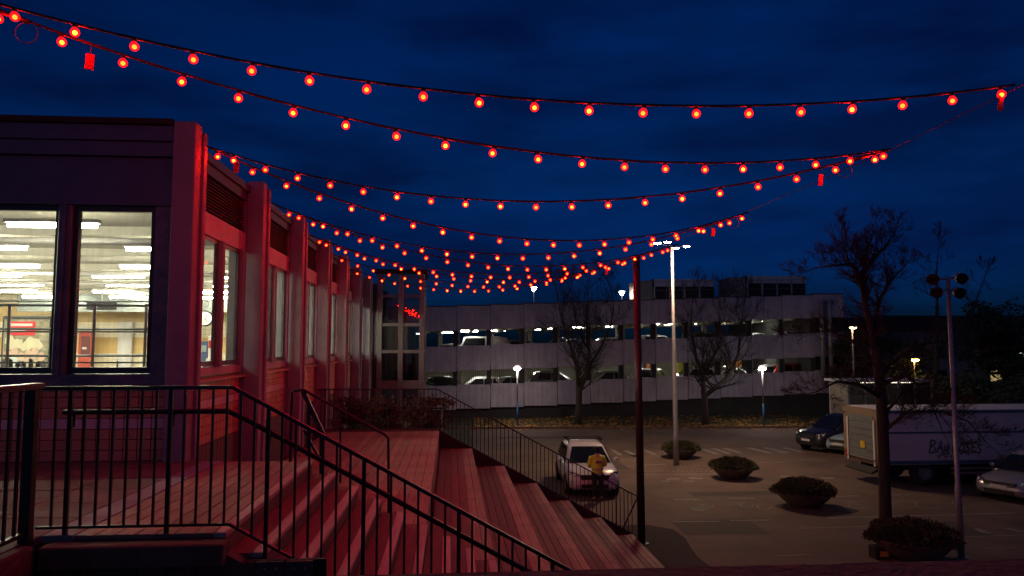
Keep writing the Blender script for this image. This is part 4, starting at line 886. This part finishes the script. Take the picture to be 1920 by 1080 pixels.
gcar(893, 0, 2.8, R(-90), PW_, 'hatch', 'white hatchback behind the bars of the lower garage deck', H_=1.5)
gcar(965, 0, 2.8, R(90), PS_, 'saloon', 'silver saloon behind the bars of the lower garage deck by the globe lamp', H_=1.45)
gcar(1130, 0, 2.8, R(-80), PS_, 'hatch', 'silver car on the lower garage deck right of the left bare tree', H_=1.55)
gcar(1215, 0, 2.6, R(-30), PW_, 'hatch', 'white car on the lower garage deck just right of the red pole', H_=1.55)
gcar(1375, 0, 4.2, R(90), PW_, 'saloon', 'white saloon on the lower garage deck behind the right bare tree', H_=1.45)
gcar(1490, 0, 2.8, R(90), PR, 'hatch', 'red car on the lower garage deck at its right end', H_=1.55)

# ================================================================== LORRY
tk = thing('box_lorry', 'white box lorry with graffiti on its side and a tail lift', 'lorry', (15.0, 25.3, 0))
TL, TWD, TZ0 = 7.6, 2.45, .78; TZ1 = at(1660, 769, Y=25.3).z
MB().bbox(.06, TL, 0, TWD, TZ0, TZ1, .03).build('cargo_box', mat('lorry_white', (.50, .49, .55), .5, c2=(.56, .55, .60), ns=1.2, stretch=(1, 1, 3), stain=((.8, .78, .78), .9)), tk)
for zz, hh in ((TZ0 + .02, .12), (TZ0 + 1.08, .06), (TZ1 - .12, .10)): MB().box(.05, TL - .02, -.02, -.002, zz, zz + hh).build('side_rail', M['fascia'], tk)
MB().box(.0, .055, .0, TWD, TZ0 - .05, TZ1 - .001).build('rear_frame', mat('lorry_frame', (.20, .15, .10), .6, c2=(.27, .2, .14), ns=4), tk)
dn = 6
for i in range(dn): MB().box(-.02, -.003, .42, TWD - .42, TZ0 + .15 + i * .25, TZ0 + .385 + i * .25).build('door_slat', M['hallgrey'], tk)
for yy in (.3, TWD - .38): MB().box(-.05, -.004, yy, yy + .09, TZ0 - .1, TZ1 - .4).build('lift_guide', M['white'], tk)
MB().box(-.09, -.03, .3, TWD - .3, TZ0 + .1, TZ0 + .14).build('lift_plate_edge', M['galv'], tk)
MB().hexa([(-.18, .35, .40), (.1, .35, .5), (.1, TWD - .35, .5), (-.18, TWD - .35, .40), (-.18, .35, .46), (.1, .35, .6), (.1, TWD - .35, .6), (-.18, TWD - .35, .46)]).build('tail_lift', M['gdark'], tk)
MB().box(-.045, -.022, .95, 1.25, TZ0 + .45, TZ0 + .7).build('warning_sticker', plain('sticker_yellow', (.6, .42, .02)), tk)
for yy in (.08, TWD - .2): MB().box(-.03, -.003, yy, yy + .12, TZ0 + .0, TZ0 + .25).build('tail_light', TAIL, tk)
MB().box(.3, TL + 1.6, .6, 1.0, .5, .76).box(.3, TL + 1.6, 1.45, 1.85, .5, .76).build('chassis', M['gdark'], tk)
MB().box(2.4, TL - .3, .45, 2.0, .2, .74).build('underside_shade', M['black'], tk); MB().box(.9, 2.35, .1, .6, .64, .765).build('mudguard', M['black'], tk)  # black block added to give the shadow under the lorry floor
for xx in (1.7, TL + .9):
    for yy in (.28, TWD - .28): 
        ty = MB().lathe([(.28, -.14), (.44, -.14), (.48, -.1), (.48, .1), (.44, .14), (.28, .14)], 22, (xx, yy, .48), 'Y').build('wheel', M['rubber'], tk, True); MB().lathe([(0, -.08), (.15, -.1), (.28, -.1)], 12, (xx, yy, .48), 'Y').build('rim', M['hallgrey'], ty)
for zz in (.42, .58): MB().box(2.6, TL - .5, .05, .08, zz, zz + .09).build('side_guard', M['galv'], tk)
MB().bbox(TL + .1, TL + 2.0, .1, TWD - .1, .5, 2.35, .12).build('cab', M['white'], tk); MB().box(TL + 1.0, TL + 1.8, .085, .0995, 1.4, 2.1).build('cab_window', GLASSD, tk)
GL = {'B': [[(0, 0), (.05, 1), (.5, .95), (.6, .75), (.1, .52), (.65, .4), (.6, .08), (0, 0)]], 'A': [[(0, 0), (.35, 1), (.7, 0)], [(.12, .38), (.62, .4)]], 'N': [[(0, 0), (.08, 1), (.6, 0), (.68, 1)]],
      'R': [[(0, 0), (.06, 1), (.55, .9), (.5, .55), (.08, .5), (.65, 0)]], 'O': [[(.35, 1), (.05, .7), (.05, .3), (.3, 0), (.6, .3), (.62, .7), (.35, 1)]], 'S': [[(.6, .9), (.25, 1), (.05, .75), (.55, .4), (.4, .02), (0, .12)]], 'E': [[(.6, 1), (.05, .95), (0, 0), (.6, .04)], [(.05, .5), (.5, .54)]]}
ga = at(1742, 850, Y=25.3); rs = random.Random(5); gx_ = ga.x - 15.0
for ch in 'BAN ROSES':
    if ch == ' ': gx_ += .14; continue
    gm = MB(); sz = (.44 if ch in 'BA' and gx_ < ga.x - 14.3 else .36) * rs.uniform(.9, 1.1); bz = ga.z + rs.uniform(-.05, .03)
    for st2 in GL[ch]: gm.tube([(gx_ + (u + v * .22) * sz * .72 + rs.uniform(-.01, .01), -.006, bz + v * sz + rs.uniform(-.015, .015)) for u, v in st2], [rs.uniform(.016, .03) for _ in st2], 5)
    gm.build('graffiti_letter', M['black'], tk); gx_ += sz * .62
sc_ = MB(); rs = random.Random(11); gx = at(1868, 806, Y=25.3)
for i in range(7):
    x0_, z0_ = gx.x - 15 + i * .16, gx.z; pts = [(x0_ + rs.uniform(0, .12), -.012, z0_ + rs.uniform(-.08, .1)) for _ in range(4)]; sc_.tube(pts, .012, 5)
sc_.build('graffiti_scribble', M['black'], tk)

# ================================================================== PERSON
pp_ = at(1121, 940, Z=0)
pr = thing('person', 'person in a yellow reflective jacket standing before the white car, seen from behind', 'person', (pp_.x, pp_.y, 0), R(4))
def skin(name, joints, edges, m, parent, root=0, sub=2):
    me = bpy.data.meshes.new(name); me.from_pydata([j[:3] for j in joints], edges, []); o = put(name, me, m, parent)
    o.modifiers.new('skin', 'SKIN').use_smooth_shade = True; sv = me.skin_vertices[0].data
    for i, j in enumerate(joints): sv[i].radius = (j[3], j[4] if len(j) > 4 else j[3]); sv[i].use_root = (i == root)
    s_ = o.modifiers.new('sub', 'SUBSURF'); s_.levels = sub; s_.render_levels = sub; return o
J = [(0, 0, .90, .15, .115), (0, .01, 1.08, .14, .11), (0, .03, 1.28, .16, .12), (0, .06, 1.40, .10, .09), (0, .09, 1.47, .052), (0, .12, 1.53, .07, .085), (0, .13, 1.60, .072, .09), (0, .12, 1.655, .045, .055),
     (-.10, 0, .84, .095), (-.11, -.01, .48, .062), (-.12, -.03, .10, .042), (-.12, .10, .045, .042, .032), (-.12, .17, .035, .035, .025), (.10, 0, .84, .095), (.11, .01, .48, .062), (.12, -.01, .10, .042), (.12, .12, .045, .042, .032), (.12, .19, .035, .035, .025),
     (-.17, .06, 1.36, .065), (-.25, .05, 1.12, .05), (-.15, .25, 1.06, .038), (-.09, .32, 1.08, .026), (.17, .06, 1.36, .065), (.25, .05, 1.12, .05), (.14, .25, 1.08, .038), (.08, .32, 1.10, .026)]
Ed = [(0, 1), (1, 2), (2, 3), (3, 4), (4, 5), (5, 6), (6, 7), (0, 8), (8, 9), (9, 10), (10, 11), (11, 12), (0, 13), (13, 14), (14, 15), (15, 16), (16, 17), (3, 18), (18, 19), (19, 20), (20, 21), (3, 22), (22, 23), (23, 24), (24, 25)]
for w0, sx in ((21, 1), (25, -1)):
    bx, by, bz = J[w0][:3]
    for k in range(4):
        n0 = len(J); J += [(bx + sx * (.03 + .004 * k), by + .035, bz + .02 - k * .017, .009), (bx + sx * .052, by + .055 - .004 * k, bz + .02 - k * .017, .008), (bx + sx * .07, by + .04, bz + .02 - k * .017, .007)]; Ed += [(w0, n0), (n0, n0 + 1), (n0 + 1, n0 + 2)]
    n0 = len(J); J += [(bx + sx * .01, by + .0, bz + .04, .010), (bx + sx * .04, by + .015, bz + .055, .008)]; Ed += [(w0, n0), (n0, n0 + 1)]
skin('body', J, Ed, M['skin'], pr)
skin('trousers', [(0, 0, .92, .165, .125), (-.10, 0, .82, .108), (-.11, -.01, .48, .078), (-.12, -.02, .12, .062), (.10, 0, .82, .108), (.11, .01, .48, .078), (.12, 0, .12, .062)], [(0, 1), (1, 2), (2, 3), (0, 4), (4, 5), (5, 6)], M['navy'], pr)
for s_ in (-1, 1): skin('shoe', [(s_ * .12, -.04, .06, .05), (s_ * .12, .08, .05, .05, .04), (s_ * .12, .19, .04, .042, .03)], [(0, 1), (1, 2)], M['black'], pr)
jk = skin('jacket', [(0, 0, .80, .20, .155), (0, .01, 1.0, .185, .145), (0, .03, 1.24, .205, .15), (0, .06, 1.40, .15, .115), (0, .085, 1.455, .085, .075), (-.20, .06, 1.36, .088), (-.28, .05, 1.11, .07), (-.16, .24, 1.055, .054), (.20, .06, 1.36, .088), (.28, .05, 1.11, .07), (.15, .24, 1.075, .054)],
     [(0, 1), (1, 2), (2, 3), (3, 4), (3, 5), (5, 6), (6, 7), (3, 8), (8, 9), (9, 10)], M['hivis'], pr)
for zz, rx_, ry_ in ((.86, .2, .162), (1.02, .192, .155)):
    MB().lathe([(1, -.03), (1.005, 0), (1, .03)], 24, (0, 0, 0)).build('reflective_band', M['silverband'], pr, True); o = COL.objects[-1]; o.location = (0, .01, zz); o.scale = (rx_, ry_, .8)
MB().bbox(-.09, .10, -.142, -.10, 1.21, 1.29, .01).build('back_print', plain('back_print', (.24, .17, .38)), pr); MB().box(-.085, -.04, -.148, -.1425, 1.215, 1.285).build('badge', plain('badge_red', (.4, .04, .05)), pr)
MB().lathe([(.0, .11), (.06, .10), (.095, .055), (.102, 0), (.098, -.06)], 16, (0, .115, 1.585)).build('hair', M['navy'], pr, True)
MB().lathe([(.0, .13), (.07, .115), (.105, .06), (.108, .02)], 16, (0, .115, 1.59)).build('cap', M['black'], pr, True); MB().bbox(-.08, .08, .2, .29, 1.60, 1.615, .006).build('cap_peak', M['black'], pr)
MB().bbox(-.05, .05, .34, .36, 1.05, 1.22, .006).build('handheld', M['black'], pr)

# ================================================================== TREES
def branch(b, p, d, length, r0, lvl, rs, up=.12, spread=.7, minr=.004, n=5):
    seg = max(2, int(length / .35) + 1) if lvl > 0 else 3; pts = [p.copy()]; rad = [r0]; q_ = p.copy(); dd = d.copy(); kids = []
    for i in range(seg):
        dd = (dd + Vector((rs.uniform(-1, 1), rs.uniform(-1, 1), rs.uniform(-1, 1))) * .17 + Vector((0, 0, up * .5))).normalized(); q_ = q_ + dd * (length / seg); pts.append(q_.copy()); rad.append(max(minr * .7, r0 * (1 - .62 * (i + 1) / seg)))
        kids.append((q_.copy(), dd.copy(), rad[-1]))
    b.tube(pts, rad, 6 if r0 > .05 else (4 if r0 > .015 else 3), False)
    if lvl <= 0: return
    m = n + (1 if lvl > 1 else 2)
    for i in range(m):
        k = kids[min(len(kids) - 1, int((.25 + .75 * (i + rs.random()) / m) * len(kids)))]
        ax = Vector((rs.uniform(-1, 1), rs.uniform(-1, 1), rs.uniform(-.5, 1))).normalized(); nd = (k[1] + ax * spread).normalized()
        branch(b, k[0], nd, length * rs.uniform(.42, .68), max(minr, k[2] * .62), lvl - 1, rs, up, spread, minr, n)
def bare_tree(label, base, limbs, seed, lvl=3, ln=1.5, up=.12, n=4, minr=.006, extra=None):
    t = thing('bare_tree', label, 'tree', base); rs = random.Random(seed); B_ = Vector(base)
    tr_ = MB(); pts, rad = limbs[0]; tr_.tube([Vector(p) - B_ for p in pts], rad, 10).build('trunk', M['bark'], t, True)
    lb = MB(); tw_ = MB()
    for pts, rad in limbs[1:]:
        pts = [Vector(p) - B_ for p in pts]; lb.tube(pts, rad, 7)
        for i in range(1, len(pts)):
            d = (pts[i] - pts[i - 1]).normalized()
            for q in range(n):
                f_ = rs.random(); p = pts[i - 1].lerp(pts[i], f_); ax = Vector((rs.uniform(-1, 1), rs.uniform(-1, 1), rs.uniform(-.3, .9))).normalized()
                branch(tw_, p, (d * .6 + ax).normalized(), ln * rs.uniform(.6, 1.1), max(minr * 1.6, rad[i] * .5), lvl - 1, rs, up, .75, minr)
        branch(tw_, pts[-1], (pts[-1] - pts[-2]).normalized(), ln * 1.1, rad[-1], lvl, rs, up, .75, minr)
    lb.build('limb', M['bark'], t, True); tw_.build('crown', M['twig'], t); return t
def PX(lst, Y, dys=None): return [tuple(at(x, y, Y=Y + (dys[i] if dys else 0))) for i, (x, y) in enumerate(lst)]
Y_ = 46.5
bare_tree('left bare tree with a forked trunk before the garage', at(1085, 800, Y=Y_), [
    (PX([(1084, 806), (1085, 770), (1086, 738), (1084, 722)], Y_), [.26, .22, .20, .18]),
    (PX([(1085, 730), (1082, 690), (1070, 650), (1060, 620), (1050, 585)], Y_, [0, -.3, -.8, -1, -1.2]), [.15, .13, .10, .07, .045]),
    (PX([(1086, 735), (1100, 700), (1105, 660), (1100, 610), (1102, 560)], Y_, [0, .2, .4, .6, .6]), [.15, .13, .11, .08, .04]),
    (PX([(1102, 690), (1125, 655), (1145, 610), (1150, 580)], Y_, [.2, .5, 1.0, 1.3]), [.10, .08, .06, .035]),
    (PX([(1103, 655), (1082, 615), (1075, 570)], Y_, [.4, .9, 1.4]), [.08, .06, .035])], 21, 3, 1.5, .12, 5, .009)
Y_ = 45.3
bare_tree('right bare tree with two wide limbs before the garage', at(1322, 802, Y=Y_), [
    (PX([(1322, 806), (1322, 770), (1321, 745), (1319, 732)], Y_), [.24, .20, .19, .18]),
    (PX([(1320, 738), (1317, 700), (1305, 670), (1298, 630), (1296, 590)], Y_, [0, 0, -.3, -.6, -.8]), [.16, .13, .10, .07, .04]),
    (PX([(1322, 742), (1345, 724), (1368, 704), (1384, 665), (1388, 625), (1392, 595)], Y_, [0, .1, .3, .5, .8, 1]), [.15, .13, .11, .09, .065, .035]),
    (PX([(1319, 700), (1338, 670), (1350, 640), (1358, 600)], Y_, [0, -.5, -1, -1.2]), [.09, .07, .055, .03])], 33, 3, 1.5, .12, 5, .009)
Y_ = 18.0
bare_tree('tall dark bare tree nearest the viewer, right of the planters', at(1660, 1030, Y=Y_), [
    (PX([(1662, 1036), (1660, 960), (1657, 850), (1653, 760), (1648, 700), (1640, 650)], Y_), [.17, .145, .135, .13, .12, .11]),
    (PX([(1641, 655), (1632, 610), (1620, 560), (1618, 510), (1621, 484), (1630, 458)], Y_, [0, .1, .2, .3, .3, .2]), [.10, .085, .07, .055, .04, .02]),
    (PX([(1620, 555), (1608, 510), (1592, 492), (1584, 466)], Y_, [.2, 0, -.3, -.5]), [.06, .05, .035, .018]),
    (PX([(1618, 515), (1640, 480), (1658, 466), (1672, 446)], Y_, [.3, .6, .9, 1.1]), [.05, .04, .03, .015]),
    (PX([(1635, 620), (1650, 560), (1668, 528), (1688, 508)], Y_, [.1, .5, .9, 1.2]), [.06, .05, .035, .018]),
    (PX([(1598, 495), (1560, 498), (1530, 502)], Y_, [-.1, -.4, -.6]), [.04, .025, .012]),
    (PX([(1652, 745), (1610, 720), (1570, 715), (1530, 735)], Y_, [0, -.4, -.8, -1.0]), [.06, .045, .03, .015]),
    (PX([(1650, 720), (1700, 705), (1735, 735), (1760, 790)], Y_, [0, -.3, -.5, -.7]), [.06, .045, .03, .015]),
    (PX([(1656, 810), (1700, 772), (1760, 770), (1815, 790), (1850, 830)], Y_, [0, -.5, -.9, -1.1, -1.2]), [.05, .035, .025, .018, .010]),
    (PX([(1655, 780), (1690, 740), (1740, 745), (1780, 800)], Y_, [0, .4, .7, .8]), [.045, .03, .02, .010]),
    (PX([(1645, 690), (1600, 640), (1555, 620), (1515, 625)], Y_, [0, .4, .7, 1]), [.05, .035, .025, .012]),
    (PX([(1646, 700), (1710, 650), (1760, 640), (1810, 660)], Y_, [0, .4, .8, 1]), [.05, .035, .025, .012])], 45, 3, .46, .10, 9, .0042)
Y_ = 40
bare_tree('thin bare tree behind the floodlight mast', at(1755, 760, Y=Y_), [
    (PX([(1755, 790), (1755, 700), (1756, 600)], Y_), [.16, .13, .10]),
    (PX([(1756, 610), (1757, 560), (1756, 510), (1758, 480)], Y_), [.09, .07, .045, .02]),
    (PX([(1757, 660), (1795, 620), (1825, 580), (1842, 530)], Y_, [0, .3, .5, .8]), [.09, .07, .05, .025])], 52, 3, .85, .15, 3, .008)
def leafy(name, label, cat, base, n, rx, ry, rz, zc, s0, s1, m, seed, trunk=None, conical=False):
    t = thing(name, label, cat, base); rs = random.Random(seed); b = MB()
    clumps = [(Vector((rs.gauss(0, .42) * rx, rs.gauss(0, .42) * ry, zc + rs.uniform(-.9, .9) * rz)), rs.uniform(.25, .5)) for _ in range(26)]
    for i in range(n):
        c, k = clumps[rs.randrange(26)]
        d = Vector((rs.gauss(0, 1), rs.gauss(0, 1), rs.gauss(0, 1))).normalized() * rs.uniform(.5, 1.1)
        p = c + Vector((d.x * rx * k, d.y * ry * k, d.z * rz * k * .7))
        if conical: f_ = max(.08, 1 - (p.z - zc + rz) / (2.3 * rz)); p.x *= f_ * 1.4; p.y *= f_ * 1.4
        if p.z < .03: p.z = .03 + rs.random() * .2
        g_ = Vector((rs.uniform(-1, 1), rs.uniform(-1, 1), rs.uniform(-.6, .8))).normalized(); a_ = g_.orthogonal().normalized(); s_ = rs.uniform(s0, s1)
        b.quad(p, p + g_ * s_ * .5 - a_ * s_ * .3, p + g_ * s_, p + g_ * s_ * .5 + a_ * s_ * .3)
    b.build('crown' if trunk else 'foliage', m, t)
    if trunk: MB().tube([(0, 0, -.3), (.1, 0, trunk * .6), (0, .1, trunk)], [.22, .17, .06], 8).build('trunk', M['bark'], t, True)
    else: 
        for i in range(5): MB().tube([(rs.uniform(-.3, .3) * rx, rs.uniform(-.3, .3) * ry, -.2), (rs.uniform(-.6, .6) * rx, rs.uniform(-.6, .6) * ry, zc)], [.03, .01], 5).build('stem', M['bark'], t)
    return t
p = at(1885, 760, Y=52); leafy('evergreen_tree', 'dark spreading evergreen at the right picture edge', 'tree', (p.x, 52, .0), 9000, 3.0, 3.0, 3.4, 5.6, .18, .4, M['leafd'], 61, 7.5)
p = at(1605, 770, Y=49); leafy('leafy_tree', 'dark leafy tree under the street lamp beside the garage end', 'tree', (p.x, 49, 0), 6500, 1.7, 1.7, 2.3, 3.6, .14, .3, M['hedge'], 62, 5)
p = at(1690, 770, Y=60); leafy('evergreen_tree', 'dark rounded tree before the long building', 'tree', (p.x, 60, 0), 5000, 3.0, 3.0, 2.6, 3.2, .2, .45, M['leafd'], 63, 4.5)
for i, (px, Yq, lab) in enumerate(((1790, 37, 'dark low shrub behind the lorry, left of the floodlight mast'), (1850, 36, 'dark low shrub behind the lorry, right of the floodlight mast'), (1915, 35, 'dark low shrub behind the lorry at the picture edge'))):
    p = at(px, 780, Y=Yq); leafy('shrub', lab, 'shrub', (p.x, Yq, 0), 4200, 1.9, 1.3, 1.6, 1.9, .1, .24, M['leafd'], 70 + i)
# hedge plants behind the far railing
for i, x in enumerate((-2.5, -1.6, -.75)):
    leafy('brown_shrub', ('leftmost', 'middle', 'right')[i] + ' of three brown autumn shrubs behind the far railing', 'shrub', (x, 20.2 + .4 * i, 1.95), 3200, .62, .6, .75, .75, .05, .12, M['hedge'], 80 + i)
bn = thing('park_bench', 'dark bench on the bank behind the far railing', 'bench', (at(785, 765, Y=24).x, 24, at(785, 772, Y=24).z - .35))
BW = at(833, 765, Y=24).x - bn.location.x
for i in range(3): MB().bbox(0, BW, i * .13, i * .13 + .11, .42, .46, .006).build('seat_slat', M['black'], bn)
for i in range(2): MB().bbox(0, BW, .40, .43, .52 + i * .13, .63 + i * .13, .006).build('back_slat', M['black'], bn)
for x in (.06, BW - .1): MB().box(x, x + .05, .0, .38, -.6, .415).build('leg', M['galv'], bn)

# ================================================================== FAR RIGHT
lb_ = thing('long_building', 'long dark low building behind the trees at the right', 'building', (at(1660, 700, Y=75).x, 75, 0)); LW = 40
LH = at(1750, 592, Y=75).z
MB().box(0, LW, 0, 10, 0, LH - 1.6).build('wall', plain('far_wall', (.14, .13, .15)), lb_); MB().box(-.3, LW + .3, -.4, 10.4, LH - 1.598, LH).build('roof', M['gdark'], lb_)
for i in range(12):
    for j in range(2):
        x = 2.2 + i * 3.1; wz = 1.2 + j * 2.4
        f_ = MB().box(x, x + 1.5, -.06, -.002, wz, wz + 1.3).build('window', M['frame'], lb_); MB().box(x + .08, x + 1.42, -.075, -.062, wz + .08, wz + 1.22).build('pane', M['litwin'] if (i * 5 + j * 3) % 11 == 4 else GLASSD, f_)
ks = thing('glass_kiosk', 'small pale glazed kiosk behind the lorry, half hidden by the near tree', 'kiosk', (at(1592, 760, Y=41).x, 41, 0)); KW = at(1748, 760, Y=41).x - ks.location.x; KH = at(1600, 712, Y=41).z
MB().bbox(-.2, KW + .2, -.2, 2.4, KH - .14, KH, .02).build('roof', M['white'], ks); MB().box(0, KW, 2.1, 2.2, 0, KH - .15).build('back_wall', plain('kiosk_wall', (.42, .38, .34)), ks)
for i in range(6):
    x = KW * i / 5; MB().box(x - .05, x + .05, -.05, .05, 0, KH - .141).build('post', M['galv'], ks)
    if i < 5: MB().box(x + .06, x + KW / 5 - .06, -.008, .008, .1, KH - .2).build('pane', M['towerglass'], ks)
for x in (KW * .62, KW * .93): MB().box(x, x + .12, .3, .34, .2, 1.4).build('orange_sign', plain('orange_sign', (.6, .17, .02)), ks)
MB().box(.3, KW - .3, 1.0, 1.1, KH - .24, KH - .16).build('strip_lamp', emit('kiosk_lamp', (1, .85, .65), 3.0), ks)
def streetlamp(px, py, Y, m, label, r_=.2):
    p = at(px, py, Y=Y); t = thing('street_lamp', label, 'street lamp', (p.x, Y, 0)); MB().tube([(0, .15, 0), (0, .15, p.z + .1)], .06, 8).build('pole', M['galv'], t, True)
    MB().lathe([(0, .14), (r_ * .8, .1), (r_ * 1.1, .02)], 12, (0, 0, p.z)).build('lamp_hood', M['galv'], t, True); MB().sphere((0, 0, p.z), r_, 12, 8, 1.1, 1.1, .5).build('lamp_glass', m, t, True)
streetlamp(1600, 614, 46, M['whitelamp'], 'street lamp shining through leaves at the garage end', .2)
streetlamp(1716, 675, 58, M['yellowlamp'], 'yellow glowing lamp before the long building', .26)
streetlamp(1846, 641, 70, M['whitelamp'], 'small distant white lamp right of the floodlight mast', .2)
sg_ = thing('lit_sign', 'small lit white and red sign at the right picture edge', 'sign', (at(1913, 680, Y=62).x, 62, 0))
MB().box(0, .12, 0, .12, 0, 4.3).build('post', M['galv'], sg_); zz = at(1913, 682, Y=62).z
MB().bbox(-.2, 1.4, -.1, -.01, zz, zz + 1.1, .02).build('board', M['black'], sg_); MB().box(-.1, 1.3, -.125, -.103, zz + .4, zz + 1.0).build('lit_face', emit('sign_face', (.8, .95, .85), 1.1), sg_); MB().box(-.1, 1.3, -.125, -.103, zz + .08, zz + .32).build('lit_strip', emit('sign_strip', (1, .4, .4), 1.0), sg_)
cbx = thing('cable_box', 'small ground box with a yellow label at the foot of the near tree', 'box', at(1640, 1046, Z=0))
MB().bbox(-.06, .24, -.16, .16, 0, .28, .02).build('casing', M['gdark'], cbx); MB().box(.02, .2, -.215, -.203, .08, .2).build('label_plate', plain('yellow_plate', (.6, .4, .02)), cbx)
